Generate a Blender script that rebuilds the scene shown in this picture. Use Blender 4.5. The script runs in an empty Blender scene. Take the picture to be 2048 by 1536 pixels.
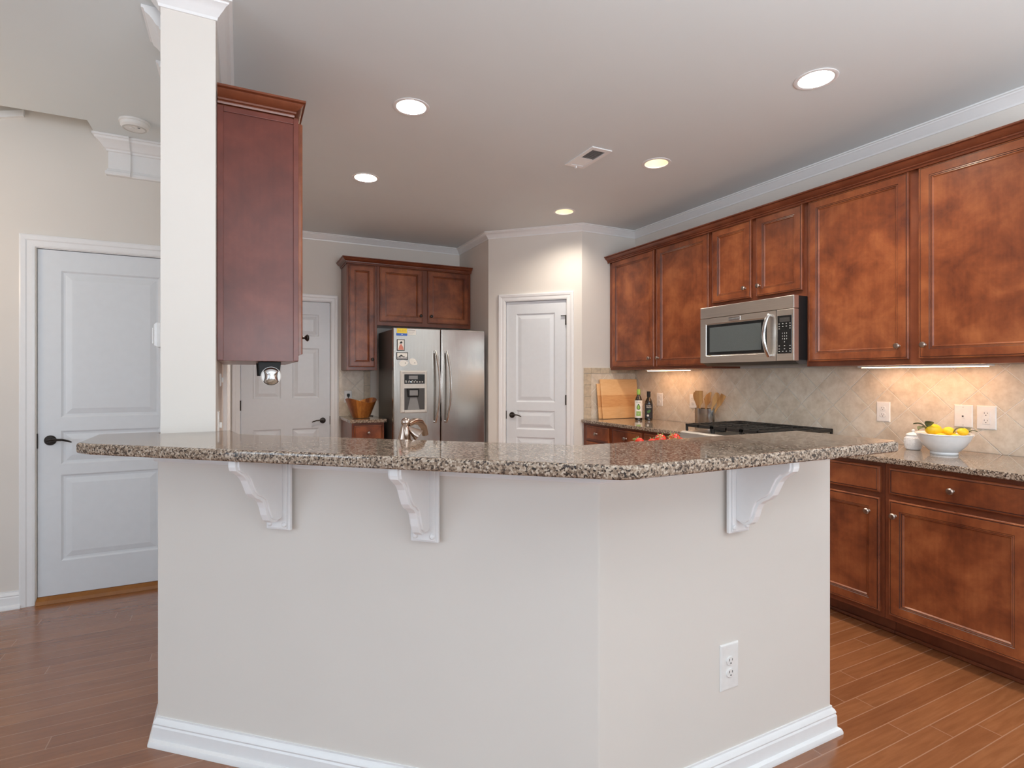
import bpy, bmesh, math, random
from mathutils import Vector, Matrix
random.seed(7)
SC = bpy.context.scene
COL = SC.collection
R = math.radians
PI = math.pi

# ------------------------------------------------------------------ camera, light, exposure
FPX, HZ, CAMH = 1087.0, 753.5, 1.315
cam = bpy.data.cameras.new('camera')
cam.sensor_width = 36; cam.sensor_fit = 'HORIZONTAL'
cam.lens = FPX / 2048 * 36
cam.shift_y = -(768 - HZ) / 2048
cam.clip_start = 0.05
camo = bpy.data.objects.new('camera', cam); COL.objects.link(camo)
camo.location = (0, 0, CAMH)
camo.rotation_euler = (R(90), 0, -math.atan(543 / FPX))
SC.camera = camo
SC.view_settings.view_transform = 'Standard'
SC.view_settings.look = 'None'
SC.view_settings.gamma = 1
SC.view_settings.use_curve_mapping = False
SC.view_settings.exposure = 0.22
SC.cycles.use_denoising = True
SC.cycles.max_bounces = 10
SC.cycles.diffuse_bounces = 6
SC.cycles.sample_clamp_indirect = 6

world = bpy.data.worlds.new('sky'); SC.world = world
world.use_nodes = True
bg = world.node_tree.nodes['Background']
bg.inputs[0].default_value = (0.80, 0.90, 1.0, 1)
bg.inputs[1].default_value = 1.0

def area(name, loc, rot, sx, sy, power, color):
    l = bpy.data.lights.new(name, 'AREA'); l.shape = 'RECTANGLE'
    l.size, l.size_y, l.energy, l.color = sx, sy, power, color
    o = bpy.data.objects.new(name, l); COL.objects.link(o)
    o.location = loc; o.rotation_euler = rot
    return o
DAY = (0.70, 0.85, 1.0)
# daylight in the windows of the rear wall (behind the camera) and of the far left wall
REAR_Y, LEFT_X = -4.0, -4.2
REAR_WIN = [(-3.3, -1.9), (-0.5, 0.9), (1.5, 2.9)]
LEFT_WIN = [(-3.0, -1.2), (-0.4, 1.4)]
for (a, b), e in zip(REAR_WIN, (5, 12, 15)):
    area('window_daylight', ((a + b) / 2, REAR_Y - 0.12, 1.575), (R(90), 0, 0), b - a, 2.15, e, DAY)
for a, b in LEFT_WIN:
    area('window_daylight', (LEFT_X - 0.12, (a + b) / 2, 1.575), (R(90), 0, R(-90)), b - a, 2.15, 36, DAY)

# added fill light aimed up at the ceiling, behind and beside the camera
area('ceiling_fill', (1.0, -1.3, 1.6), Vector((0.10, 0.30, 0.95)).to_track_quat('-Z', 'Y').to_euler(), 2.6, 1.8, 122, (0.92, 0.96, 1.0))

# warm lamp of the hall, beyond the left edge of the photograph
pl = bpy.data.lights.new('hall_lamp', 'POINT'); pl.energy = 8; pl.color = (1.0, 0.72, 0.45); pl.shadow_soft_size = 0.12
plo = bpy.data.objects.new('hall_lamp', pl); COL.objects.link(plo); plo.location = (-1.9, 3.5, 1.95)

# ------------------------------------------------------------------ materials
def mat(name):
    m = bpy.data.materials.new(name); m.use_nodes = True
    nt = m.node_tree
    return m, nt, nt.nodes['Principled BSDF']
def N(nt, t, **kw):
    n = nt.nodes.new(t)
    for k, v in kw.items():
        if k in n.inputs.keys(): n.inputs[k].default_value = v
        else: setattr(n, k, v)
    return n
def L(nt, a, b): nt.links.new(a, b)
def ramp(nt, src, stops):
    r = nt.nodes.new('ShaderNodeValToRGB')
    e = r.color_ramp.elements
    while len(e) > 1: e.remove(e[-1])
    for i, (p, c) in enumerate(stops):
        x = e[0] if i == 0 else e.new(p)
        x.position = p; x.color = (*c, 1)
    L(nt, src, r.inputs[0]); return r
def mth(nt, op, a, b=None, c=None):
    n = nt.nodes.new('ShaderNodeMath'); n.operation = op
    for i, v in enumerate((a, b, c)):
        if v is None: continue
        if isinstance(v, (int, float)): n.inputs[i].default_value = v
        else: L(nt, v, n.inputs[i])
    return n.outputs[0]
def bump(nt, bs, h, strength, dist):
    b = N(nt, 'ShaderNodeBump', Strength=strength, Distance=dist)
    L(nt, h, b.inputs['Height']); L(nt, b.outputs[0], bs.inputs['Normal']); return b

def plain(name, col, rough=0.5, metal=0.0, coat=0.0, noise=0.0, nscale=40, bmp=0.0, spec=0.5):
    m, nt, b = mat(name)
    b.inputs['Roughness'].default_value = rough
    b.inputs['Metallic'].default_value = metal
    b.inputs['Coat Weight'].default_value = coat
    b.inputs['Specular IOR Level'].default_value = spec
    tc = N(nt, 'ShaderNodeTexCoord')
    nz = N(nt, 'ShaderNodeTexNoise', Scale=nscale, Detail=4.0)
    L(nt, tc.outputs['Object'], nz.inputs['Vector'])
    d = noise if noise else 0.03
    lo = tuple(c * (1 - d) for c in col); hi = tuple(min(1, c * (1 + d)) for c in col)
    r = ramp(nt, nz.outputs['Fac'], [(0.3, lo), (0.7, hi)])
    L(nt, r.outputs[0], b.inputs['Base Color'])
    if bmp: bump(nt, b, nz.outputs['Fac'], bmp, 0.001)
    return m

def emis(name, col, s, base=(0.8, 0.8, 0.8)):
    m, nt, b = mat(name)
    b.inputs['Base Color'].default_value = (*base, 1)
    b.inputs['Emission Color'].default_value = (*col, 1)
    b.inputs['Emission Strength'].default_value = s
    return m

def cherry(name, dark, mid, light, rough=0.3, scale=5.0):
    m, nt, b = mat(name)
    tc = N(nt, 'ShaderNodeTexCoord'); oi = N(nt, 'ShaderNodeObjectInfo')
    sh = N(nt, 'ShaderNodeVectorMath', operation='SCALE'); sh.inputs[0].default_value = (9, 5, 13)
    L(nt, oi.outputs['Random'], sh.inputs['Scale'])
    ad = N(nt, 'ShaderNodeVectorMath', operation='ADD')
    L(nt, tc.outputs['Object'], ad.inputs[0]); L(nt, sh.outputs[0], ad.inputs[1])
    n1 = N(nt, 'ShaderNodeTexNoise', Scale=scale, Detail=6.0, Roughness=0.62, Distortion=0.25)
    L(nt, ad.outputs[0], n1.inputs['Vector'])
    mp = N(nt, 'ShaderNodeMapping'); mp.inputs['Scale'].default_value = (70, 70, 5)
    L(nt, ad.outputs[0], mp.inputs['Vector'])
    n2 = N(nt, 'ShaderNodeTexNoise', Scale=1.0, Detail=5.0)
    L(nt, mp.outputs[0], n2.inputs['Vector'])
    v = mth(nt, 'ADD', mth(nt, 'MULTIPLY', n1.outputs['Fac'], 0.88), mth(nt, 'MULTIPLY', n2.outputs['Fac'], 0.12))
    r = ramp(nt, v, [(0.31, dark), (0.5, mid), (0.68, light)])
    L(nt, r.outputs[0], b.inputs['Base Color'])
    b.inputs['Roughness'].default_value = rough
    b.inputs['Coat Weight'].default_value = 0.12
    b.inputs['Specular IOR Level'].default_value = 0.42
    b.inputs['Coat Roughness'].default_value = 0.18
    bump(nt, b, n2.outputs['Fac'], 0.05, 0.0006)
    return m

def granite(name):
    m, nt, b = mat(name)
    tc = N(nt, 'ShaderNodeTexCoord')
    v = N(nt, 'ShaderNodeTexVoronoi', Scale=220.0); L(nt, tc.outputs['Object'], v.inputs['Vector'])
    sep = N(nt, 'ShaderNodeSeparateColor'); L(nt, v.outputs['Color'], sep.inputs[0])
    n1 = N(nt, 'ShaderNodeTexNoise', Scale=105.0, Detail=6.0, Roughness=0.7)
    L(nt, tc.outputs['Object'], n1.inputs['Vector'])
    val = mth(nt, 'ADD', mth(nt, 'MULTIPLY', sep.outputs[0], 0.55), mth(nt, 'MULTIPLY', n1.outputs['Fac'], 0.6))
    r = ramp(nt, val, [(0.28, (0.020, 0.016, 0.015)), (0.40, (0.085, 0.060, 0.046)), (0.50, (0.21, 0.150, 0.108)),
                       (0.66, (0.33, 0.25, 0.185)), (0.84, (0.50, 0.42, 0.34))])
    L(nt, r.outputs[0], b.inputs['Base Color'])
    b.inputs['Roughness'].default_value = 0.06
    b.inputs['Specular IOR Level'].default_value = 0.62
    return m

def floorwood():
    m, nt, b = mat('hardwood_planks')
    g = N(nt, 'ShaderNodeNewGeometry')
    sp = N(nt, 'ShaderNodeSeparateXYZ'); L(nt, g.outputs['Position'], sp.inputs[0])
    PW, PL, Y0 = 0.0777, 1.25, 1.364
    row = mth(nt, 'DIVIDE', mth(nt, 'SUBTRACT', sp.outputs[1], Y0), PW)
    ri = mth(nt, 'FLOOR', row); rf = mth(nt, 'FRACT', row)
    wn = N(nt, 'ShaderNodeTexWhiteNoise', noise_dimensions='1D'); L(nt, ri, wn.inputs['W'])
    col = mth(nt, 'ADD', mth(nt, 'DIVIDE', sp.outputs[0], PL), mth(nt, 'MULTIPLY', wn.outputs['Value'], 7.3))
    ci = mth(nt, 'FLOOR', col); cf = mth(nt, 'FRACT', col)
    wn2 = N(nt, 'ShaderNodeTexWhiteNoise', noise_dimensions='2D')
    cb = N(nt, 'ShaderNodeCombineXYZ'); L(nt, ri, cb.inputs[0]); L(nt, ci, cb.inputs[1]); L(nt, cb.outputs[0], wn2.inputs['Vector'])
    # grain
    mp = N(nt, 'ShaderNodeCombineXYZ')
    L(nt, mth(nt, 'MULTIPLY', sp.outputs[0], 3.0), mp.inputs[0])
    L(nt, mth(nt, 'MULTIPLY', sp.outputs[1], 34.0), mp.inputs[1])
    L(nt, mth(nt, 'MULTIPLY', wn2.outputs['Value'], 30), mp.inputs[2])
    gr = N(nt, 'ShaderNodeTexNoise', Scale=1.6, Detail=7.0, Distortion=0.5, Roughness=0.6); L(nt, mp.outputs[0], gr.inputs['Vector'])
    v = mth(nt, 'ADD', mth(nt, 'ADD', mth(nt, 'MULTIPLY', gr.outputs['Fac'], 0.6), 0.07), mth(nt, 'MULTIPLY', wn2.outputs['Value'], 0.2))
    r = ramp(nt, v, [(0.25, (0.21, 0.073, 0.027)), (0.5, (0.28, 0.105, 0.040)), (0.75, (0.36, 0.150, 0.060))])
    # bevelled joints, their highlights painted in as a lighter colour
    ey = mth(nt, 'MULTIPLY', mth(nt, 'MINIMUM', rf, mth(nt, 'SUBTRACT', 1.0, rf)), PW)
    ex = mth(nt, 'MULTIPLY', mth(nt, 'MINIMUM', cf, mth(nt, 'SUBTRACT', 1.0, cf)), PL)
    e = mth(nt, 'MINIMUM', ey, ex)
    j = N(nt, 'ShaderNodeMapRange'); j.inputs['From Min'].default_value = 0.0008; j.inputs['From Max'].default_value = 0.0026
    L(nt, e, j.inputs['Value'])
    mx = N(nt, 'ShaderNodeMix', data_type='RGBA'); L(nt, j.outputs[0], mx.inputs['Factor'])
    mx.inputs[6].default_value = (0.42, 0.22, 0.13, 1); L(nt, r.outputs[0], mx.inputs[7])
    L(nt, mx.outputs[2], b.inputs['Base Color'])
    b.inputs['Roughness'].default_value = 0.25
    b.inputs['Coat Weight'].default_value = 0.7
    b.inputs['Coat Roughness'].default_value = 0.16
    hh = mth(nt, 'ADD', j.outputs[0], mth(nt, 'MULTIPLY', gr.outputs['Fac'], 0.12))
    bump(nt, b, hh, 0.35, 0.002)
    return m

def tile(name, axis, a0, z0=1.355, s=0.2265):
    m, nt, b = mat(name)
    g = N(nt, 'ShaderNodeNewGeometry')
    sp = N(nt, 'ShaderNodeSeparateXYZ'); L(nt, g.outputs['Position'], sp.inputs[0])
    A = sp.outputs[axis]; Z = sp.outputs[2]
    u = mth(nt, 'DIVIDE', mth(nt, 'SUBTRACT', mth(nt, 'ADD', A, Z), a0 + z0), s)
    w = mth(nt, 'DIVIDE', mth(nt, 'SUBTRACT', mth(nt, 'SUBTRACT', A, Z), a0 - z0), s)
    def edge(x):
        fr = mth(nt, 'FRACT', x)
        return mth(nt, 'MINIMUM', fr, mth(nt, 'SUBTRACT', 1.0, fr))
    e = mth(nt, 'MINIMUM', edge(u), edge(w))
    j = N(nt, 'ShaderNodeMapRange'); j.inputs['From Min'].default_value = 0.009; j.inputs['From Max'].default_value = 0.017
    L(nt, e, j.inputs['Value'])
    cb = N(nt, 'ShaderNodeCombineXYZ'); L(nt, mth(nt, 'FLOOR', u), cb.inputs[0]); L(nt, mth(nt, 'FLOOR', w), cb.inputs[1])
    wn = N(nt, 'ShaderNodeTexWhiteNoise', noise_dimensions='2D'); L(nt, cb.outputs[0], wn.inputs['Vector'])
    n1 = N(nt, 'ShaderNodeTexNoise', Scale=17.0, Detail=8.0, Roughness=0.7); L(nt, g.outputs['Position'], n1.inputs['Vector'])
    v = mth(nt, 'ADD', mth(nt, 'MULTIPLY', n1.outputs['Fac'], 0.85), mth(nt, 'MULTIPLY', wn.outputs['Value'], 0.15))
    r = ramp(nt, v, [(0.3, (0.57, 0.48, 0.37)), (0.5, (0.71, 0.62, 0.50)), (0.72, (0.84, 0.77, 0.66))])
    mx = N(nt, 'ShaderNodeMix', data_type='RGBA'); L(nt, j.outputs[0], mx.inputs['Factor'])
    mx.inputs[6].default_value = (0.92, 0.87, 0.78, 1); L(nt, r.outputs[0], mx.inputs[7])
    L(nt, mx.outputs[2], b.inputs['Base Color'])
    b.inputs['Roughness'].default_value = 0.32
    bump(nt, b, mth(nt, 'ADD', j.outputs[0], mth(nt, 'MULTIPLY', n1.outputs['Fac'], 0.15)), 0.9, 0.004)
    return m

def stainless(name, col=(0.60, 0.58, 0.55), rough=0.24, wave=0.0, axis=2):
    m, nt, b = mat(name)
    tc = N(nt, 'ShaderNodeTexCoord'); mp = N(nt, 'ShaderNodeMapping')
    sc = [260, 260, 260]; sc[axis] = 3
    mp.inputs['Scale'].default_value = sc
    L(nt, tc.outputs['Object'], mp.inputs['Vector'])
    nz = N(nt, 'ShaderNodeTexNoise', Scale=1.0, Detail=3.0); L(nt, mp.outputs[0], nz.inputs['Vector'])
    r = ramp(nt, nz.outputs['Fac'], [(0.3, tuple(c * .93 for c in col)), (0.7, tuple(c * 1.05 for c in col))])
    L(nt, r.outputs[0], b.inputs['Base Color'])
    b.inputs['Metallic'].default_value = 1.0; b.inputs['Roughness'].default_value = rough
    h = nz.outputs['Fac']; st = 0.03
    if wave:
        mp2 = N(nt, 'ShaderNodeMapping'); mp2.inputs['Scale'].default_value = (5.5, 5.5, 1.3)
        L(nt, tc.outputs['Object'], mp2.inputs['Vector'])
        n2 = N(nt, 'ShaderNodeTexNoise', Scale=1.0, Detail=2.0, Distortion=0.5); L(nt, mp2.outputs[0], n2.inputs['Vector'])
        h = mth(nt, 'ADD', mth(nt, 'MULTIPLY', nz.outputs['Fac'], 0.004), mth(nt, 'MULTIPLY', n2.outputs['Fac'], wave)); st = 0.5
        bump(nt, b, h, st, 0.05)
    else:
        bump(nt, b, h, st, 0.0005)
    return m

def stave(name, cols, freq=14, rough=0.4, radial=False, axis=0):
    m, nt, b = mat(name)
    tc = N(nt, 'ShaderNodeTexCoord'); sp = N(nt, 'ShaderNodeSeparateXYZ'); L(nt, tc.outputs['Object'], sp.inputs[0])
    if radial:
        a = mth(nt, 'ARCTAN2', sp.outputs[1], sp.outputs[0]); a = mth(nt, 'MULTIPLY', a, freq / (2 * PI))
    else: a = mth(nt, 'MULTIPLY', sp.outputs[axis], freq)
    wn = N(nt, 'ShaderNodeTexWhiteNoise', noise_dimensions='1D'); L(nt, mth(nt, 'FLOOR', a), wn.inputs['W'])
    mp = N(nt, 'ShaderNodeMapping'); mp.inputs['Scale'].default_value = (8, 8, 60) if axis == 2 else (30, 30, 6)
    L(nt, tc.outputs['Object'], mp.inputs['Vector'])
    nz = N(nt, 'ShaderNodeTexNoise', Scale=1.2, Detail=6.0, Distortion=1.0); L(nt, mp.outputs[0], nz.inputs['Vector'])
    v = mth(nt, 'ADD', mth(nt, 'MULTIPLY', wn.outputs['Value'], 0.5), mth(nt, 'MULTIPLY', nz.outputs['Fac'], 0.5))
    r = ramp(nt, v, [(0.25, cols[0]), (0.5, cols[1]), (0.75, cols[2])])
    L(nt, r.outputs[0], b.inputs['Base Color']); b.inputs['Roughness'].default_value = rough
    return m

M = {}
M['wall'] = plain('wall_paint', (0.75, 0.71, 0.66), 0.6, noise=0.010, nscale=3)
M['ceil'] = plain('ceiling_paint', (0.75, 0.80, 0.815), 0.7, noise=0.008, nscale=3)
M['trim'] = plain('white_trim_paint', (0.86, 0.865, 0.87), 0.32, noise=0.008)
M['door'] = plain('white_door_paint', (0.75, 0.785, 0.82), 0.34, noise=0.012, nscale=25, bmp=0.02)
M['floor'] = floorwood()
M['cherry'] = cherry('cherry_cabinet_wood', (0.095, 0.023, 0.011), (0.225, 0.060, 0.021), (0.365, 0.115, 0.040))
M['cherrybody'] = cherry('cherry_cabinet_frame', (0.12, 0.030, 0.013), (0.175, 0.046, 0.019), (0.23, 0.066, 0.028))
M['glaze'] = plain('dark_groove_glaze', (0.040, 0.011, 0.007), 0.4)
M['cherryend'] = cherry('cherry_end_panel', (0.105, 0.024, 0.016), (0.150, 0.034, 0.022), (0.195, 0.048, 0.030), rough=0.34)  # same wood as the doors, toned darker and redder
M['granite'] = granite('speckled_granite')
M['tileY'] = tile('travertine_diamond_tile', 1, 1.8166)
M['tileX'] = tile('travertine_diamond_tile_end', 0, 3.52 - 0.11)
M['tileB'] = tile('travertine_diamond_tile_back', 0, 1.06, 1.22)
M['tileborder'] = plain('travertine_border', (0.56, 0.47, 0.35), 0.35, noise=0.16, nscale=30, bmp=0.1)
M['steel'] = stainless('brushed_steel', (0.74, 0.71, 0.66), 0.33, axis=0)
M['dsteel'] = stainless('dark_brushed_steel', (0.42, 0.40, 0.38), 0.22)
M['fridge'] = stainless('fridge_steel', (0.50, 0.485, 0.46), 0.18, wave=0.07)
M['chrome'] = plain('polished_steel', (0.72, 0.72, 0.72), 0.12, 1.0)
M['handle'] = plain('satin_handle_steel', (0.66, 0.65, 0.63), 0.22, 1.0)
M['bronze'] = plain('oiled_bronze', (0.035, 0.028, 0.024), 0.32, 0.7)
M['pewter'] = plain('pewter_knob', (0.36, 0.29, 0.25), 0.3, 1.0)
M['nickel'] = plain('brushed_nickel', (0.46, 0.36, 0.30), 0.22, 1.0)
M['black'] = plain('black_plastic', (0.010, 0.010, 0.011), 0.5, spec=0.3)
M['blackgloss'] = plain('black_glass', (0.010, 0.011, 0.012), 0.06)
M['screen'] = plain('window_mesh', (0.10, 0.115, 0.115), 0.12, noise=0.1, nscale=300)
M['iron'] = plain('cast_iron', (0.016, 0.015, 0.014), 0.5, noise=0.15, nscale=200, bmp=0.1)
M['dgrey'] = plain('dark_grey_enamel', (0.055, 0.052, 0.05), 0.35, noise=0.05)
M['mgrey'] = plain('grey_plastic', (0.22, 0.22, 0.22), 0.35)
M['lgrey'] = plain('light_grey_plastic', (0.58, 0.57, 0.54), 0.3)
M['plastic'] = plain('white_plastic', (0.83, 0.82, 0.80), 0.3)
M['ceramic'] = plain('white_ceramic', (0.82, 0.83, 0.84), 0.12, coat=0.4)
M['slot'] = plain('outlet_slot', (0.06, 0.06, 0.06), 0.5)
M['lemon'] = plain('lemon_rind', (0.86, 0.56, 0.015), 0.4, noise=0.06, nscale=90, bmp=0.3)
M['leaf'] = plain('dried_green_leaf', (0.13, 0.15, 0.07), 0.5, noise=0.25, nscale=60)
M['twig'] = plain('brown_twig', (0.09, 0.06, 0.035), 0.7, noise=0.3)
M['tomato'] = plain('tomato_skin', (0.70, 0.035, 0.012), 0.15, coat=0.4, noise=0.12, nscale=30)
M['sepal'] = plain('tomato_stem_green', (0.22, 0.30, 0.07), 0.5, noise=0.2)
M['bamboo'] = stave('bamboo', [(0.55, 0.27, 0.09), (0.66, 0.36, 0.13), (0.74, 0.44, 0.18)], 40)
M['maple'] = stave('maple_board', [(0.64, 0.30, 0.11), (0.76, 0.42, 0.18), (0.84, 0.52, 0.25)], 9, axis=2)
M['acacia'] = stave('acacia_staves', [(0.14, 0.035, 0.008), (0.32, 0.10, 0.018), (0.52, 0.20, 0.04)], 20, 0.28, radial=True)
M['oak'] = stave('oak_threshold', [(0.28, 0.10, 0.012), (0.36, 0.135, 0.02), (0.42, 0.17, 0.03)], 3, 0.35)
M['bottle'] = plain('dark_bottle_glass', (0.018, 0.010, 0.005), 0.05, coat=0.6)
M['paper'] = plain('white_paper_label', (0.80, 0.79, 0.74), 0.6)
M['green'] = plain('green_print', (0.24, 0.42, 0.08), 0.5)
M['dgreen'] = plain('dark_green_print', (0.05, 0.14, 0.03), 0.5)
M['ink'] = plain('black_ink', (0.02, 0.02, 0.025), 0.6)
M['yellow'] = plain('yellow_print', (0.85, 0.66, 0.04), 0.4)
M['orange'] = plain('orange_print', (0.62, 0.38, 0.03), 0.4)
M['blue'] = plain('blue_print', (0.03, 0.12, 0.50), 0.4)
M['red'] = plain('pale_red_print', (0.62, 0.22, 0.16), 0.5)
M['grey'] = plain('grey_print', (0.36, 0.36, 0.37), 0.5)
M['lamp'] = emis('lamp_lens', (1.0, 0.90, 0.78), 500.0)
M['strip'] = emis('strip_lens', (1.0, 0.55, 0.28), 15.0)
M['lampsmall'] = emis('small_lamp_lens', (1.0, 0.86, 0.62), 9.0)
M['led'] = emis('small_led', (0.6, 0.8, 1.0), 2.5)
M['baffle'] = plain('cream_baffle', (0.80, 0.74, 0.62), 0.4)

# ------------------------------------------------------------------ mesh helpers
class MB:
    def __init__(s): s.bm = bmesh.new()
    def quad(s, pts): return s.bm.faces.new([s.bm.verts.new(p) for p in pts])
    def box(s, x0, y0, z0, x1, y1, z1):
        v = [s.bm.verts.new(p) for p in ((x0, y0, z0), (x1, y0, z0), (x1, y1, z0), (x0, y1, z0), (x0, y0, z1), (x1, y0, z1), (x1, y1, z1), (x0, y1, z1))]
        for f in ((0, 3, 2, 1), (4, 5, 6, 7), (0, 1, 5, 4), (1, 2, 6, 5), (2, 3, 7, 6), (3, 0, 4, 7)):
            s.bm.faces.new([v[i] for i in f])
        return s
    def prism(s, poly, a, b, axis=2):
        def p(u, v, w): return {2: (u, v, w), 1: (u, w, v), 0: (w, u, v)}[axis]
        lo = [s.bm.verts.new(p(u, v, a)) for u, v in poly]; hi = [s.bm.verts.new(p(u, v, b)) for u, v in poly]
        n = len(poly)
        s.bm.faces.new(lo[::-1]); s.bm.faces.new(hi)
        for i in range(n): s.bm.faces.new([lo[i], lo[(i + 1) % n], hi[(i + 1) % n], hi[i]])
        return s
    def lathe(s, prof, c=(0, 0, 0), seg=32, axis='z', squash=(1, 1), fn=None, closed=False):
        rings = []
        for r, z in prof:
            ring = []
            for k in range(seg if r > 1e-6 else 1):
                a = 2 * PI * k / seg
                x, y = r * math.cos(a) * squash[0], r * math.sin(a) * squash[1]
                zz = z + (fn(a, r, z) if fn else 0)
                q = {'z': (x, y, zz), 'y': (x, zz, y), 'x': (zz, x, y)}[axis]
                ring.append(s.bm.verts.new((c[0] + q[0], c[1] + q[1], c[2] + q[2])))
            rings.append(ring)
        for A, B in zip(rings, rings[1:] + (rings[:1] if closed else [])):
            for k in range(seg):
                a0, a1 = A[k % len(A)], A[(k + 1) % len(A)]; b0, b1 = B[k % len(B)], B[(k + 1) % len(B)]
                vs = []
                for v in (a0, a1, b1, b0):
                    if v not in vs: vs.append(v)
                if len(vs) > 2: s.bm.faces.new(vs)
        for ring in (() if closed else (rings[0], rings[-1])):
            if len(ring) > 2:
                try: s.bm.faces.new(ring)
                except ValueError: pass
        return s
    def tube(s, pts, r, seg=12, flat=(1, 1)):
        pts = [Vector(p) for p in pts]; n = len(pts)
        rs = r if isinstance(r, (list, tuple)) else [r] * n
        rings = []; up = None
        for i in range(n):
            t = (pts[min(i + 1, n - 1)] - pts[max(i - 1, 0)]).normalized()
            if up is None: up = Vector((0, 0, 1)) if abs(t.z) < 0.9 else Vector((1, 0, 0))
            a = t.cross(up).normalized(); b = a.cross(t).normalized(); up = b
            rings.append([s.bm.verts.new(pts[i] + rs[i] * (flat[0] * math.cos(2 * PI * k / seg) * a + flat[1] * math.sin(2 * PI * k / seg) * b)) for k in range(seg)])
        for A, B in zip(rings, rings[1:]):
            for k in range(seg): s.bm.faces.new([A[k], A[(k + 1) % seg], B[(k + 1) % seg], B[k]])
        s.bm.faces.new(rings[0]); s.bm.faces.new(rings[-1])
        return s
    def sphere(s, c, r, sc=(1, 1, 1), u=20, v=12):
        m = Matrix.Translation(c) @ Matrix.Diagonal((r * sc[0], r * sc[1], r * sc[2], 1))
        bmesh.ops.create_uvsphere(s.bm, u_segments=u, v_segments=v, radius=1, matrix=m); return s
    def rings(s, x0, z0, x1, z1, prof, y0=0.0, back=None, glaze=()):
        """nested rectangles in the local x-z plane, facing -y; prof = [(inset, y)]"""
        rr = []
        for ins, y in prof:
            rr.append([s.bm.verts.new(p) for p in ((x0 + ins, y0 + y, z0 + ins), (x1 - ins, y0 + y, z0 + ins), (x1 - ins, y0 + y, z1 - ins), (x0 + ins, y0 + y, z1 - ins))])
        for i, (A, B) in enumerate(zip(rr, rr[1:])):
            for k in range(4): s.bm.faces.new([A[k], A[(k + 1) % 4], B[(k + 1) % 4], B[k]]).material_index = 1 if i in glaze else 0
        s.bm.faces.new(rr[-1])
        if back is not False: s.bm.faces.new(rr[0][::-1])
        return s
    def slab(s, x0, z0, x1, z1, y, t, panels, prof):
        """door leaf: front at y facing -y, thickness t, panels moulded into the front"""
        xs = sorted({x0, x1, *[p[0] for p in panels], *[p[2] for p in panels]})
        zs = sorted({z0, z1, *[p[1] for p in panels], *[p[3] for p in panels]})
        for a, b in zip(xs, xs[1:]):
            for c, d in zip(zs, zs[1:]):
                mx, mz = (a + b) / 2, (c + d) / 2
                if any(p[0] < mx < p[2] and p[1] < mz < p[3] for p in panels): continue
                s.quad([(a, y, c), (b, y, c), (b, y, d), (a, y, d)])
        for p in panels: s.rings(*p, [(0, 0)] + prof, y, back=False)
        for q in ([(x0, y, z0), (x0, y + t, z0), (x1, y + t, z0), (x1, y, z0)], [(x0, y, z1), (x1, y, z1), (x1, y + t, z1), (x0, y + t, z1)],
                  [(x0, y, z0), (x0, y, z1), (x0, y + t, z1), (x0, y + t, z0)], [(x1, y, z0), (x1, y + t, z0), (x1, y + t, z1), (x1, y, z1)],
                  [(x0, y + t, z0), (x0, y + t, z1), (x1, y + t, z1), (x1, y + t, z0)]): s.quad(q)
        bmesh.ops.remove_doubles(s.bm, verts=s.bm.verts, dist=1e-5)
        return s
    def sweep(s, path, prof):
        """prof = [(offset to the left of the path, z)] swept with mitred corners"""
        P = [Vector((p[0], p[1])) for p in path]; n = len(P); rr = []
        nn = []
        for a, b in zip(P, P[1:]):
            d = (b - a).normalized(); nn.append(Vector((-d.y, d.x)))
        for i in range(n):
            if i == 0: m = nn[0]
            elif i == n - 1: m = nn[-1]
            else: m = (nn[i - 1] + nn[i]) / (1 + nn[i - 1].dot(nn[i]))
            rr.append([s.bm.verts.new((P[i].x + m.x * o, P[i].y + m.y * o, z)) for o, z in prof])
        k = len(prof)
        for A, B in zip(rr, rr[1:]):
            for j in range(k): s.bm.faces.new([A[j], A[(j + 1) % k], B[(j + 1) % k], B[j]])
        s.bm.faces.new(rr[0]); s.bm.faces.new(rr[-1][::-1])
        return s
    def xform(s, mtx): bmesh.ops.transform(s.bm, matrix=mtx, verts=s.bm.verts); return s
    def build(s, name, m, parent=None, smooth=False, bevel=0.0, seg=2, recalc=True, loc=None, rz=0.0, ang=35, m2=None):
        if recalc: bmesh.ops.recalc_face_normals(s.bm, faces=s.bm.faces)
        me = bpy.data.meshes.new(name); s.bm.to_mesh(me); s.bm.free()
        me.materials.append(M[m] if isinstance(m, str) else m)
        if m2: me.materials.append(M[m2])
        if smooth:
            me.polygons.foreach_set('use_smooth', [True] * len(me.polygons))
            me.set_sharp_from_angle(angle=R(ang))
        o = bpy.data.objects.new(name, me); COL.objects.link(o)
        if parent is not None: o.parent = parent
        if loc is not None: o.location = loc; o.rotation_euler = (0, 0, rz)
        if bevel:
            b = o.modifiers.new('edge', 'BEVEL'); b.width = bevel; b.segments = seg; b.limit_method = 'ANGLE'; b.angle_limit = R(40)
        return o

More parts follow.
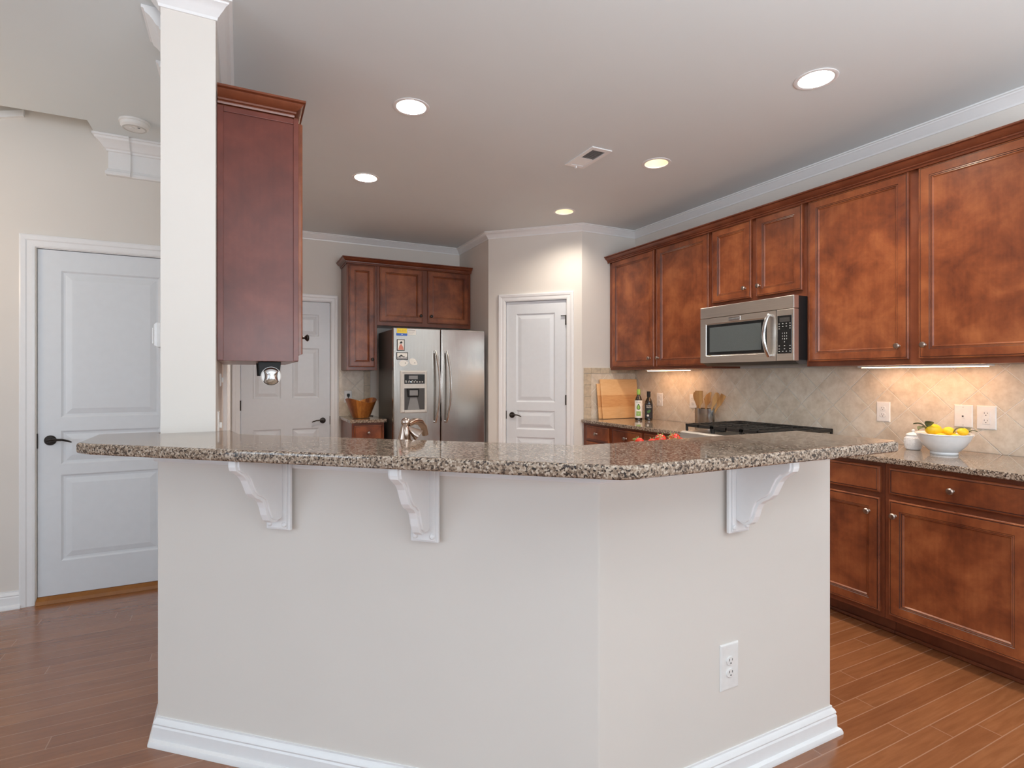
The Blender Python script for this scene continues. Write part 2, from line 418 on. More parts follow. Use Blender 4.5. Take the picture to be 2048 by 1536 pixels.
def tag(o, label, cat, group=None):
    o['label'] = label; o['category'] = cat
    if group: o['group'] = group
    return o
def thing(name, label, cat, loc=(0, 0, 0), rz=0.0, group=None):
    o = bpy.data.objects.new(name, None); COL.objects.link(o)
    o.empty_display_size = 0.05
    o.location = loc; o.rotation_euler = (0, 0, rz)
    return tag(o, label, cat, group)
def struct(o): o['kind'] = 'structure'; return o
def sroot(name, loc=(0, 0, 0), rz=0.0):
    o = bpy.data.objects.new(name, None); COL.objects.link(o); o.location = loc; o.rotation_euler = (0, 0, rz)
    return struct(o)
def copy_tree(o, parent=None):
    c = o.copy(); COL.objects.link(c)
    if parent is not None: c.parent = parent
    for ch in list(o.children): copy_tree(ch, c)
    return c
def text(name, s, size, m, parent, x, y, z, depth=0.0006, center=True):
    """raised lettering in the local x-z plane facing -y"""
    cu = bpy.data.curves.new(name, 'FONT'); cu.body = s; cu.size = size; cu.extrude = depth
    cu.align_x = 'CENTER' if center else 'LEFT'; cu.align_y = 'CENTER'
    t = bpy.data.objects.new(name + '_tmp', cu); COL.objects.link(t)
    bpy.context.view_layer.update()
    me = bpy.data.meshes.new_from_object(t.evaluated_get(bpy.context.evaluated_depsgraph_get()))
    bpy.data.objects.remove(t)
    me.transform(Matrix.Translation((x, y, z)) @ Matrix.Rotation(R(90), 4, 'X'))
    me.materials.clear(); me.materials.append(M[m])
    o = bpy.data.objects.new(name, me); COL.objects.link(o); o.parent = parent
    return o

# ------------------------------------------------------------------ room numbers
W = 3.52; H = 2.755; YB = 5.77; YD = 4.03
NA = R(41.5); NX, NY = math.sin(NA), math.cos(NA)     # normal of the slanted half wall
UX, UY = NY, -NX                                       # along it, left to right
RW = R(-90); RP = R(-45); RH = -NA
LIGHTS = [(0.815, 2.835), (0.81, 3.99), (2.49, 1.695), (2.51, 2.845), (2.525, 4.035)]

# ------------------------------------------------------------------ shell
struct(MB().box(LEFT_X - .1, REAR_Y - .1, -0.1, W + .1, YB + .1, 0).build('floor', 'floor'))

def wall_open(length, height, thick, openings, z0=0.0):
    """wall in local frame, front at y=0, with rectangular openings (x0,z0,x1,z1)"""
    mb = MB()
    xs = sorted({0, length, *[o[0] for o in openings], *[o[2] for o in openings]})
    zs = sorted({z0, height, *[o[1] for o in openings], *[o[3] for o in openings]})
    for a, b in zip(xs, xs[1:]):
        run = None
        for c, d in zip(zs, zs[1:]):
            mx, mz = (a + b) / 2, (c + d) / 2
            if any(o[0] < mx < o[2] and o[1] < mz < o[3] for o in openings):
                if run: mb.box(a, 0, run[0], b, thick, run[1]); run = None
                continue
            run = (run[0], d) if run else (c, d)
        if run: mb.box(a, 0, run[0], b, thick, run[1])
    return mb

struct(MB().box(W, REAR_Y - .1, 0, W + .1, YB + .1, H + .3).build('wall_right', 'wall'))
# back wall with a door opening
struct(wall_open(W + .086, H + .3, .1, [(.086 - .005, 0, .086 + .82, 2.075)]).build('wall_back', 'wall', loc=(-.086, YB, 0)))
# pantry: side, angled front with door, short end
struct(MB().box(2.218, 4.968, 0, 2.318, YB, H + .3).build('wall_pantry_side', 'wall'))
PLEN = (2.886 - 2.218) * math.sqrt(2)
struct(wall_open(PLEN, H + .3, .1, [(.182, 0, .797, 2.06)]).build('wall_pantry_front', 'wall', loc=(2.218, 4.968, 0), rz=RP))
struct(MB().prism([(2.886, 4.30), (W, 4.30), (W, 4.40), (2.94, 4.40)], 0, H + .3).build('wall_pantry_end', 'wall'))
# door wall on the left and the stair void above it
struct(wall_open(-.266 - LEFT_X, 3.3, .1, [(-1.053 - LEFT_X, 0, -.342 - LEFT_X, 2.062)]).build('wall_left_back', 'wall', loc=(LEFT_X, YD, 0)))
# wall behind the column, its end is the column
struct(MB().box(-.266, 2.39, 0, -.086, YB + .1, H + .3).build('wall_column', 'wall'))
# half wall of the bar
HW = [(-.266, 2.317), (.913, 1.274), (1.955, 1.274), (1.955, 1.394), (.958, 1.394), (-.086, 2.318), (-.086, 2.39), (-.266, 2.39)]
struct(MB().prism(HW, 0, 1.069).build('wall_bar', 'wall', bevel=.004))
# rear and far left walls with windows (behind the camera)
struct(wall_open(W - LEFT_X, H + .3, .1, [(a - LEFT_X, .5, b - LEFT_X, 2.65) for a, b in REAR_WIN]).build('wall_rear', 'wall', loc=(LEFT_X, REAR_Y - .1, 0)))
mb = wall_open(YD + .1 - REAR_Y, H + .3, .1, [(a - REAR_Y, .5, b - REAR_Y, 2.65) for a, b in LEFT_WIN])
struct(mb.build('wall_left', 'wall', loc=(LEFT_X, REAR_Y, 0), rz=R(90)))
wi = 1
def window_frame(x0, x1, loc, rz):
    global wi
    r = sroot('window_%d' % wi, loc, rz); wi += 1
    f = MB()
    for q in ((x0, .5, x0 + .06, 2.65), (x1 - .06, .5, x1, 2.65), (x0, .5, x1, .56), (x0, 2.59, x1, 2.65), (x0, 1.55, x1, 1.60)):
        f.box(q[0], .02, q[1], q[2], .06, q[3])
    f.build('window_frame', 'trim', r)
for a, b in REAR_WIN: window_frame(a, b, (0, REAR_Y - .1, 0), 0)
for a, b in LEFT_WIN: window_frame(a, b, (LEFT_X, 0, 0), R(90))

# ceiling with round holes for the recessed lamps, and the open edge towards the stairs
def ceiling():
    mb = MB(); q = .12; HR = .078; YE, XE = 3.795, -.77
    xs = sorted({LEFT_X - .1, XE, W + .1, *[l[0] + s for l in LIGHTS for s in (-q, q)]})
    ys = sorted({REAR_Y - .1, YE, YB + .1, *[l[1] + s for l in LIGHTS for s in (-q, q)]})
    for a, b in zip(xs, xs[1:]):
        for c, d in zip(ys, ys[1:]):
            mx, my = (a + b) / 2, (c + d) / 2
            if mx < XE and my > YE: continue
            if any(abs(mx - l[0]) < q and abs(my - l[1]) < q for l in LIGHTS): continue
            mb.quad([(a, c, H), (a, d, H), (b, d, H), (b, c, H)])
    for lx, ly in LIGHTS:
        n = 32; inn, out = [], []
        for k in range(n):
            a = 2 * PI * k / n; cx, sx = math.cos(a), math.sin(a); s = q / max(abs(cx), abs(sx))
            inn.append(mb.bm.verts.new((lx + HR * cx, ly + HR * sx, H))); out.append(mb.bm.verts.new((lx + s * cx, ly + s * sx, H)))
        for k in range(n): mb.bm.faces.new([inn[k], inn[(k + 1) % n], out[(k + 1) % n], out[k]])
    mb.quad([(LEFT_X - .1, YE, H), (XE, YE, H), (XE, YE, H + .3), (LEFT_X - .1, YE, H + .3)])
    mb.quad([(XE, YE, H), (XE, YD, H), (XE, YD, H + .3), (XE, YE, H + .3)])
    mb.quad([(LEFT_X - .1, REAR_Y - .1, H + .3), (W + .1, REAR_Y - .1, H + .3), (W + .1, YB + .1, H + .3), (LEFT_X - .1, YB + .1, H + .3)])
    return struct(mb.build('ceiling', 'ceil', recalc=False))
ceiling()

# crown mouldings
CROWN = [(0, H - .066), (.006, H - .066), (.008, H - .056), (.014, H - .050), (.018, H - .044), (.026, H - .036), (.036, H - .022), (.046, H - .016), (.048, H - .010), (.058, H - .008), (.058, H - .0005), (0, H - .0005)]
struct(MB().sweep([(W, REAR_Y), (W, 4.30), (2.886, 4.30), (2.218, 4.968), (2.218, YB), (-.086, YB), (-.086, 2.39), (-.266, 2.39), (-.266, 2.44)], CROWN).build('trim_1', 'trim', smooth=True, ang=25))
BIG = [(0, H - .225), (.020, H - .225), (.024, H - .218), (.022, H - .204), (.016, H - .198), (.014, H - .190), (.010, H - .186), (.010, H - .085), (.018, H - .082), (.020, H - .072), (.030, H - .066), (.040, H - .050), (.052, H - .036), (.066, H - .026), (.070, H - .014), (.078, H - .012), (.078, H - .0005), (0, H - .0005)]
struct(MB().sweep([(-.60, YD), (-.69, YD), (-.69, YD + .03)], [(o + .012 if o > 0 else 0, z) for o, z in BIG]).build('trim_2', 'trim', smooth=True, ang=25))
struct(MB().sweep([(-.27, YD), (-.60, YD)], BIG).build('trim_3', 'trim', smooth=True, ang=25))
struct(MB().sweep([(-.266, 2.515), (-.266, 2.76)], BIG[7:]).build('trim_4', 'trim', smooth=True, ang=25))
struct(MB().sweep([(-.266, 2.93), (-.266, 3.25)], BIG[7:]).build('trim_5', 'trim', smooth=True, ang=25))
# little sloping stair skirt seen through the stair void
struct(MB().prism([(-2.0, 2.40), (-1.13, 2.766), (-1.13, 2.80), (-2.0, 2.80)], YD - .012, YD, axis=1).build('trim_6', 'trim')) if False else None
mb = MB(); mb.prism([(-1.6, 2.66), (-1.105, 2.80), (-1.105, 2.835), (-1.6, 2.70)], YD - .02, YD, axis=1)
struct(mb.build('trim_6', 'trim'))

# baseboards
BASE = [(0, 0), (.030, 0), (.030, .008), (.026, .018), (.016, .024), (.015, .064), (.012, .070), (.014, .076), (.010, .086), (.004, .092), (.004, .098), (0, .098)]
struct(MB().sweep([(1.955, 1.394), (1.955, 1.274), (.913, 1.274), (-.266, 2.317), (-.266, YD)], BASE).build('baseboard_bar', 'trim', smooth=True, ang=25))
struct(MB().sweep([(-1.118, YD), (LEFT_X, YD)], BASE).build('baseboard_left', 'trim', smooth=True, ang=25))
struct(MB().sweep([(2.886 - .02, 4.32), (2.82, 4.366)], BASE).build('baseboard_pantry', 'trim', smooth=True, ang=25))
struct(MB().sweep([(W, REAR_Y), (W, .95)], BASE).build('baseboard_right', 'trim', smooth=True, ang=25))
# flat band under the bar top
BAND = [(0, 1.012), (.010, 1.012), (.013, 1.018), (.013, 1.0685), (0, 1.0685)]
struct(MB().sweep([(1.955, 1.394), (1.955, 1.274), (.913, 1.274), (-.266, 2.317), (-.266, 2.385)], BAND).build('trim_7', 'trim'))

# ------------------------------------------------------------------ doors
MOULD = [(.010, .007), (.020, .008), (.028, .006), (.052, .001)]
def lever(root, x, z, y, dirx):
    h = MB(); h.lathe([(0, -.012), (.024, -.010), (.029, -.004), (.029, 0)], (x, y, z), 28, 'y')
    h.tube([(x, y - .008, z), (x, y - .040, z)], .009, 10)
    h.tube([(x - .006 * dirx, y - .042, z), (x + .03 * dirx, y - .045, z + .006), (x + .065 * dirx, y - .045, z + .004), (x + .095 * dirx, y - .044, z - .006), (x + .108 * dirx, y - .044, z - .012)], [.010, .009, .008, .007, .004], 10, (1, .8))
    return h.build('door_lever', 'bronze', root, smooth=True)
def casing(root, x0, x1, z1, w=.068):
    prof = [(0, 0), (0, -.010), (.010, -.013), (.034, -.014), (.040, -.018), (w - .008, -.021), (w, -.018), (w, 0)]
    mb = MB()
    path = [(x0, 0), (x0, z1), (x1, z1), (x1, 0)]
    rr = []
    for i, (px, pz) in enumerate(path):
        mxx = -1 if i < 2 else 1; mz = 0 if i in (0, 3) else 1
        rr.append([mb.bm.verts.new((px + mxx * o, y, pz + mz * o)) for o, y in prof])
    k = len(prof)
    for A, B in zip(rr, rr[1:]):
        for j in range(k): mb.bm.faces.new([A[j], A[(j + 1) % k], B[(j + 1) % k], B[j]])
    mb.bm.faces.new(rr[0]); mb.bm.faces.new(rr[-1])
    mb.build('door_casing', 'trim', root)
    j = MB()
    for q in ((x0 - .001, 0, x0 + .004, z1), (x1 - .004, 0, x1 + .001, z1)): j.box(q[0], .001, q[1], q[2], .1, q[3])
    j.box(x0, .001, z1 - .004, x1, .1, z1 + .001)
    for q in ((x0 + .004, 0, x0 + .018, z1), (x1 - .018, 0, x1 - .004, z1)): j.box(q[0], .050, q[1], q[2], .1, q[3])
    j.box(x0, .050, z1 - .018, x1, .1, z1)
    j.build('door_jamb', 'trim', root)
def make_door(name, loc, rz, x0, x1, z1, panels, lx, lz, ldir, hx, hz, zb=.012):
    r = sroot(name, loc, rz)
    casing(r, x0 - .008, x1 + .008, z1 + .008)
    leaf = MB().slab(x0, zb, x1, z1, .010, .036, panels, MOULD).build('door_leaf', 'door', r)
    lever(leaf, lx, lz, .010, ldir)
    for z in hz:
        MB().box(hx - .006, -.004, z - .045, hx + .006, .012, z + .045).tube([(hx, .002, z - .048), (hx, .002, z + .048)], .006, 8).build('hinge', 'bronze', leaf)
    return r, leaf
# left hall door
d1, leaf1 = make_door('door_1', (0, YD, 0), 0, -1.05, -.345, 2.055,
    [(-.943, 1.076, -.452, 1.937), (-.943, .801, -.452, .997), (-.943, .233, -.452, .739)], -.992, .944, 1, -.345, [.25, 1.05, 1.85], zb=.038)
MB().box(-1.062, .004, .90, -1.048, .016, .985).build('strike_plate', 'bronze', leaf1)
struct(MB().prism([(YD - .030, .001), (YD + .045, .001), (YD + .045, .036), (YD + .006, .036), (YD - .022, .020)], -1.052, -.344, axis=0).build('trim_8', 'oak'))
# back door, six panels
P6 = []
for a, b in ((.105, .355), (.458, .708)):
    P6 += [(a, 1.72, b, 1.94), (a, 1.10, b, 1.60), (a, .24, b, .80)]
P6 = [(a, z0, b, z1) for a, z0, b, z1 in P6]
d2, leaf2 = make_door('door_2', (0, YB, 0), 0, 0.003, .814, 2.065, P6, .745, .873, -1, 0.0, [.25, 1.04, 1.85])
MB().box(.812, .004, .83, .824, .016, .915).build('strike_plate', 'bronze', leaf2)
# pantry door
d3, leaf3 = make_door('door_3', (2.218, 4.968, 0), RP, .188, .791, 2.05,
    [(.290, 1.068, .681, 1.932), (.290, .80, .681, .985), (.290, .235, .681, .725)], .247, .938, 1, .791, [.25, 1.093, 1.857])
MB().box(.178, .004, .90, .190, .016, .98).build('strike_plate', 'bronze', leaf3)
MB().box(.742, -.004, 1.893, .790, .004, 1.901).build('door_stop_arm', 'bronze', leaf3)
# cased opening on the wall behind the column (seen edge on)
dd = sroot('door_4', (-.086, 3.42, 0), R(90))
casing(dd, .075, .86, 2.06)

# ------------------------------------------------------------------ cabinets
DP = [(0, 0), (0, -.015), (.003, -.019), (.007, -.0195), (.008, -.018), (.010, -.018), (.011, -.0195), (.050, -.0195), (.052, -.017), (.057, -.0175), (.059, -.014), (.063, -.0145), (.068, -.008)]
RP_ = [(0, 0), (0, -.013), (.003, -.017), (.010, -.0195), (.011, -.018), (.013, -.018), (.0145, -.0195)]
def knob(root, x, z, y=-.0195, m='pewter'):
    return MB().lathe([(.009, 0), (.006, -.004), (.0055, -.012), (.011, -.017), (.0155, -.022), (.0155, -.025), (.011, -.030), (0, -.032)], (x, y, z), 20, 'y').build('knob', m, root, smooth=True)
def cdoor(root, x0, z0, x1, z1, k=None, km='pewter'):
    d = MB().rings(x0, z0, x1, z1, DP, glaze=(4, 5, 7, 9)).build('door', 'cherry', root, m2='glaze')
    if k: knob(d, k[0], k[1], m=km)
    return d
def cdrawer(root, x0, z0, x1, z1, k=True, km='pewter'):
    d = MB().rings(x0, z0, x1, z1, RP_, glaze=(3, 4)).build('drawer', 'cherry', root, m2='glaze')
    if k: knob(d, (x0 + x1) / 2, (z0 + z1) / 2, m=km)
    return d
def body(root, w, z0, z1, depth, toe=0.0, name='body'):
    b = MB().box(0, 0, z0 + toe, w, depth, z1)
    if toe: b.box(.0, .095, z0, w, depth, z0 + toe)
    return b.build(name, 'cherrybody', root, bevel=.0015)

XU = 3.21      # face frames of the right-hand upper cabinets; doors stand 2 cm proud
UD = W - XU - .002
UPB, UPT = 1.380, 2.425
def upper(name, label, y_far, y_near, z0, z1, doors, group='cherry wall cabinets on the right wall'):
    r = thing(name, label, 'cabinet', (XU, y_far, 0), RW, group)
    body(r, y_far - y_near - .001, z0, z1, UD)
    for ya, yb, za, zb, kk in doors:
        x0, x1 = y_far - ya, y_far - yb
        kx = {'r': x1 - .047, 'l': x0 + .030}[kk]
        cdoor(r, x0, za, x1, zb, (kx, za + .072))
    return r
upper('wall_cabinet', 'two-door cherry wall cabinet left of the microwave, above the oil bottles', 4.296, 3.022, UPB, UPT,
      [(4.24, 3.652, 1.404, 2.415, 'r'), (3.62, 3.04, 1.404, 2.415, 'l')])
upper('wall_cabinet', 'short two-door cherry wall cabinet directly above the microwave', 3.021, 2.245, 1.826, UPT,
      [(3.003, 2.654, 1.868, 2.415, 'r'), (2.613, 2.268, 1.868, 2.415, 'l')])
upper('wall_cabinet', 'wide two-door cherry wall cabinet right of the microwave, above the lemon bowl', 2.244, 1.03, UPB, UPT,
      [(2.224, 1.652, 1.410, 2.412, 'r'), (1.604, 1.045, 1.410, 2.412, 'l')])
CC = [(0, 2.410), (.005, 2.410), (.007, 2.417), (.004, 2.419), (.004, 2.422), (.012, 2.424), (.013, 2.431), (.010, 2.433), (.017, 2.437), (.028, 2.443), (.037, 2.452), (.040, 2.457), (.037, 2.459), (.048, 2.462), (.048, 2.470), (0, 2.470)]
CC = [(o + .0015, z) for o, z in CC]
tag(MB().sweep([(XU - .021, 1.028), (XU - .021, 4.297)], CC).prism([(XU - .0195, 1.028), (XU - .0195, 4.297), (W - .003, 4.297), (W - .003, 1.028)], 2.4255, 2.47).build('cabinet_crown', 'cherrybody', smooth=True, ang=20),
    'long cherry crown moulding topping the right wall cabinets', 'crown moulding')

# fridge side cabinets
FY = 5.44
r = thing('wall_cabinet', 'tall narrow one-door cherry wall cabinet left of the refrigerator', 'cabinet', (.922, FY, 0), 0, 'cherry wall cabinets around the refrigerator')
body(r, .293, 1.380, UPT, YB - FY - .012); cdoor(r, .020, 1.411, .266, 2.406, (.242, 1.487), 'bronze')
r = thing('wall_cabinet', 'short two-door cherry wall cabinet above the refrigerator', 'cabinet', (1.216, FY, 0), 0, 'cherry wall cabinets around the refrigerator')
body(r, 1.000, 1.828, UPT, YB - FY - .012); cdoor(r, .026, 1.868, .464, 2.411, (.440, 1.940), 'bronze'); cdoor(r, .520, 1.868, .972, 2.411, (.552, 1.940), 'bronze')
tag(MB().sweep([(2.216, FY - .021), (.921, FY - .021), (.921, YB - .012)], [(o, z + .006) for o, z in CC]).box(.9225, FY - .0195, 2.4265, 2.216, YB - .012, 2.476).build('cabinet_crown', 'cherrybody', smooth=True, ang=20),
    'cherry crown moulding over the refrigerator cabinets', 'crown moulding')
r = thing('base_cabinet', 'small cherry base cabinet with a drawer left of the refrigerator', 'cabinet', (.922, 5.17, 0), 0)
body(r, .300, 0, .883, .585, .10); cdrawer(r, .02, .72, .28, .862); cdoor(r, .02, .13, .28, .70, (.05, .63))
tag(MB().box(.902, 5.135, .884, 1.240, YB - .012, .914).build('countertop', 'granite', bevel=.005), 'small granite countertop beside the refrigerator, under the wooden bowl', 'countertop')

# cabinet on the column wall
r = thing('wall_cabinet', 'cherry wall cabinet on the column wall, its end panel facing the bar', 'cabinet', (.222, 2.50, 0), R(90))
# local x -> +Y, local y -> -X
bd = MB().box(0, 0, UPB, .78, .306, UPT).build('body', 'cherrybody', r, bevel=.0015)
MB().box(-.004, .006, UPB + .0, 0, .3065, UPT - .01).build('end_panel', 'cherryend', r, bevel=.001)
pm = MB()
for q in ((.284, 1.382, .3065, UPT - .01), (0.0, 1.382, .020, UPT - .01)): pm.box(-.010, q[0], q[1], -.004, q[2], q[3])
pm.box(-.010, .020, 2.392, -.004, .284, UPT - .01)
pm.build('panel_moulding', 'cherryend', r, bevel=.0015)
cdoor(r, .020, 1.411, .385, 2.41, (.060, 1.487), 'bronze'); cdoor(r, .395, 1.411, .76, 2.41, (.72, 1.487), 'bronze')
MB().sweep([(.79, -.021), (.79, -.021)][:1] + [(.78, -.021), (-.010, -.021), (-.010, .305)], [(-o, z + .006) for o, z in CC]).box(-.009, -.0195, 2.4265, .78, .305, 2.476).build('crown', 'cherrybody', r, smooth=True, ang=20) if False else None
cm = MB(); cm.sweep([(-.010, .305), (-.010, .024), (.78, .024)], [(-o, z + .008) for o, z in CC])
cm.box(-.0095, .0245, 2.426, .78, .305, 2.478)
cm.build('crown', 'cherrybody', r, smooth=True, ang=20)

# right-hand base cabinets
XB = 2.905
def base(label, y_far, y_near, fronts, group):
    r = thing('base_cabinet', label, 'cabinet', (XB, y_far, 0), RW, group)
    body(r, y_far - y_near - .001, 0, .883, W - XB - .012, .10)
    MB().box(0, .083, .0005, y_far - y_near - .001, .0945, .018).build('shoe_moulding', 'cherrybody', r, bevel=.004)
    for ya, yb, sp in fronts:
        x0, x1 = y_far - ya, y_far - yb
        cdrawer(r, x0, .730, x1, .862)
        if sp == 'stack':
            cdrawer(r, x0, .45, x1, .715); cdrawer(r, x0, .130, x1, .435)
        else: cdoor(r, x0, .130, x1, .703, ((x1 - .052) if sp == 'r' else (x0 + .030), .628))
    return r
G = 'cherry base cabinets along the right wall'
base('cherry base cabinet half hidden by the bar end, just right of the range', 2.234, 1.610, [(2.205, 1.627, 'r')], G)
base('wide cherry base cabinet at the right edge under the lemon bowl', 1.609, 1.020, [(1.584, 1.040, 'l')], G)
base('cherry drawer base cabinet left of the range', 3.86, 3.004, [(3.835, 3.45, 'l'), (3.42, 3.03, 'l')], G)
base('cherry drawer base cabinet beside the pantry wall, below the cutting board', 4.296, 3.861, [(4.235, 3.885, 'stack')], G)
tag(MB().box(2.868, .985, .884, W - .012, 2.236, .914).build('countertop', 'granite', bevel=.006), 'granite countertop carrying the lemon bowl and white jar', 'countertop')
tag(MB().box(2.868, 3.003, .884, W - .012, 4.288, .914).build('countertop', 'granite', bevel=.006), 'granite countertop carrying the cutting board and oil bottles', 'countertop')

# peninsula base and lower counter behind the bar
LC = [(-.084, 2.345), (.962, 1.397), (1.940, 1.397), (1.940, 2.03), (1.206, 2.03), (-.084, 3.171)]
LB = [(-.084, 2.345), (.962, 1.397), (1.925, 1.397), (1.925, 2.0), (1.195, 2.0), (-.084, 3.135)]
r = thing('base_cabinet', 'cherry peninsula base cabinet hidden behind the bar wall', 'cabinet', (0, 0, 0))
b = MB().prism(LB, .10, .883); b.prism([(x, y) for x, y in [(-.084, 2.345), (.962, 1.397), (1.92, 1.397), (1.92, 1.92), (1.16, 1.92), (-.084, 3.03)]], 0, .10); b.build('body', 'cherrybody', r)
for xa, xb in ((1.24, 1.56), (1.58, 1.90)):
    d = MB().rings(-xb, .13, -xa, .703, DP).xform(Matrix.Translation((0, 2.0, 0)) @ Matrix.Rotation(PI, 4, 'Z')).build('door', 'cherry', r)
    d = MB().rings(-xb, .73, -xa, .862, RP_).xform(Matrix.Translation((0, 2.0, 0)) @ Matrix.Rotation(PI, 4, 'Z')).build('drawer', 'cherry', r)
tag(MB().prism(LC, .884, .914).build('countertop', 'granite', bevel=.004), 'lower granite worktop behind the raised bar, carrying the faucet', 'countertop')

# ------------------------------------------------------------------ raised bar top
def fillet(p, a, b, r, n=8):
    p, a, b = Vector(p), Vector(a), Vector(b)
    u, v = (a - p).normalized(), (b - p).normalized()
    ang = u.angle(v); d = r / math.tan(ang / 2); c = p + (u + v).normalized() * (r / math.sin(ang / 2))
    s, e = p + u * d - c, p + v * d - c
    a0 = math.atan2(s.y, s.x); a1 = math.atan2(e.y, e.x); da = (a1 - a0 + PI) % (2 * PI) - PI
    return [(c.x + r * math.cos(a0 + da * k / n), c.y + r * math.sin(a0 + da * k / n)) for k in range(n + 1)]
nF, nB = 1.301, 1.672
def on_n(n, x): return (x, (n - NX * x) / NY)
yF, yK, xE = 1.018, 1.405, 1.945
pc = ((nF - NY * yF) / NX, yF)
pk = ((nB - NY * yK) / NX, yK)
A = on_n(nF, -.425); 
bar = [A] + fillet(pc, A, (xE, yF), .10) + fillet((xE, yF), pc, (xE, yK), .045, 5) + [(xE, yK), pk, on_n(nB, .0), (-.03, 2.41), (-.0845, 2.41), (-.0845, 2.388), (-.2675, 2.388), (-.2675, 2.462), (-.44, 2.462), (-.468, 2.44), (-.468, 2.17)]
tag(MB().prism(bar, 1.0695, 1.105).build('bar_counter', 'granite', bevel=.009, seg=3), 'raised speckled granite bar top on the half wall around the column', 'countertop')

# corbels
SCR = [(0, 0), (.198, 0), (.198, -.022), (.194, -.034), (.182, -.044), (.165, -.056), (.150, -.074), (.139, -.098), (.128, -.122), (.114, -.138), (.096, -.148), (.080, -.162), (.071, -.182), (.064, -.208), (.054, -.230), (.038, -.242), (.020, -.244), (.008, -.240), (0, -.234)]
def corbel(label, loc, rz):
    r = thing('bar_bracket', label, 'bracket', loc, rz, 'white scroll brackets under the bar')
    MB().box(-.046, -.012, -.259, .046, -.0, -.0005).box(-.036, -.017, -.254, .036, -.012, -.0005).build('back_plate', 'trim', r, bevel=.003)
    s = MB(); SCR_ = [(d, z * .925) for d, z in SCR]; pts = [(-.017 - d, z - .0008) for d, z in SCR_]
    s.prism(pts, -.013, .013, axis=0)
    ins = [(-.017 - max(0, d - .007), min(-.0009, z + (.006 if i > 4 else 0)) ) for i, (d, z) in enumerate(SCR_)]
    s.prism(ins, -.020, .020, axis=0)
    s.build('scroll', 'trim', r, bevel=.002)
    for sx in (-.028, .028):
        MB().lathe([(.009, 0), (.0085, -.003), (.0055, -.006), (0, -.007)], (sx, -.017, -.239), 14, 'y').build('screw_cap', 'trim', r, smooth=True)
    return r
def hwp(s, off=0): return (-.266 + UX * s - NX * off, 2.317 + UY * s - NY * off)
for s, lab in ((.526, 'white scroll bracket under the bar, nearest the column'), (1.048, 'white scroll bracket under the middle of the slanted bar front')):
    x, y = hwp(s, .0135); corbel(lab, (x, y, 1.0695), RH)
corbel('white scroll bracket on the right bar face, above the outlet', (1.449, 1.274 - .0135, 1.0695), 0)

# ------------------------------------------------------------------ backsplash
r = thing('tile_backsplash', 'beige diamond-set tile backsplash along the right wall', 'backsplash', (0, 0, 0))
MB().box(W - .0105, .98, .9145, W - .001, 4.2995, 1.379).build('tile_field', 'tileY', r)
MB().box(2.985, 4.289, .9145, W - .011, 4.2995, 1.345).build('tile_field', 'tileX', r)
bb = MB()
for k in range(4): bb.box(2.905, 4.287, .9145 + .108 * k, 2.983, 4.2995, .9145 + .108 * k + .105)
bb.box(2.905, 4.287, 1.348, 2.983, 4.2995, 1.40)
for k in range(5): bb.box(2.985 + .105 * k, 4.287, 1.348, min(W - .012, 2.985 + .105 * k + .103), 4.2995, 1.40)
bb.box(W - .012, 4.22, 1.381, W - .001, 4.2865, 1.383)
bb.build('tile_border', 'tileborder', r, bevel=.003)
r = thing('tile_backsplash', 'small beige diamond tile backsplash left of the refrigerator, behind the wooden bowl', 'backsplash', (0, 0, 0))
MB().box(.902, YB - .0105, .9145, 1.150, YB - .001, 1.379).build('tile_field', 'tileB', r)
bb = MB()
for k in range(3): bb.box(1.152, YB - .0115, .9145 + .155 * k, 1.216, YB - .001, .9145 + .155 * k + .152)
bb.build('tile_border', 'tileborder', r, bevel=.002)

# ------------------------------------------------------------------ outlets and plates
def plate_mesh(w, h): return MB().rings(-w / 2, -h / 2, w / 2, h / 2, [(0, 0), (0, -.002), (.003, -.0055), (.006, -.006)])
def outlet(label, loc, rz, kind='duplex', w=.078, h=.122):
    r = thing('wall_outlet' if kind != 'jack' else 'jack_plate', label, 'outlet' if kind != 'jack' else 'wall plate', loc, rz, 'white outlet plates' if kind != 'jack' else None)
    plate_mesh(w, h).build('cover_plate', 'plastic', r)
    if kind == 'jack':
        MB().box(-.010, -.009, -.010, .010, -.006, .010).build('jack', 'plastic', r)
        MB().box(-.004, -.0095, -.005, .004, -.009, .003).build('jack_socket', 'slot', r)
        for sz in (-.048, .048): MB().lathe([(.003, 0), (.0025, -.001), (0, -.0013)], (0, -.006, sz), 10, 'y').build('screw', 'lgrey', r)
        return r
    if kind == 'gfci':
        g = MB().box(-.017, -.0085, -.034, .017, -.006, .034).build('receptacle', 'plastic', r, bevel=.001)
        MB().box(-.013, -.0095, -.004, .013, -.0085, .004).build('test_buttons', 'plastic', r)
        sock = [-.019, .019]
        tgt = [(g, z) for z in sock]; yy = -.0085
    else:
        tgt = []
        yy = -.0095
        for z in (-.0195, .0195):
            tgt.append((MB().lathe([(.0172, -.006), (.0172, -.009), (.016, -.0095), (0, -.0095)], (0, 0, z), 24, 'y', squash=(1, .86)).build('receptacle', 'plastic', r), z))
    for g, z in tgt:
        s = MB()
        s.box(-.0075, yy - .0006, z + .001, -.0055, yy, z + .009); s.box(.0055, yy - .0006, z + .001, .0075, yy, z + .008)
        s.lathe([(.0026, -.0006), (.0026, 0)], (0, yy, z - .0065), 10, 'y')
        s.build('socket_slots', 'slot', g)
    return r
XO = W - .0106
outlet('white duplex outlet on the tile left of the white jar', (XO, 1.953, 1.102), RW)
outlet('white wall plate with one small jack, above the lemon bowl', (XO, 1.543, 1.102), RW, 'jack', .085, .122)
outlet('white square-faced outlet at the right edge, right of the jack plate', (XO, 1.441, 1.100), RW, 'gfci', .085, .125)
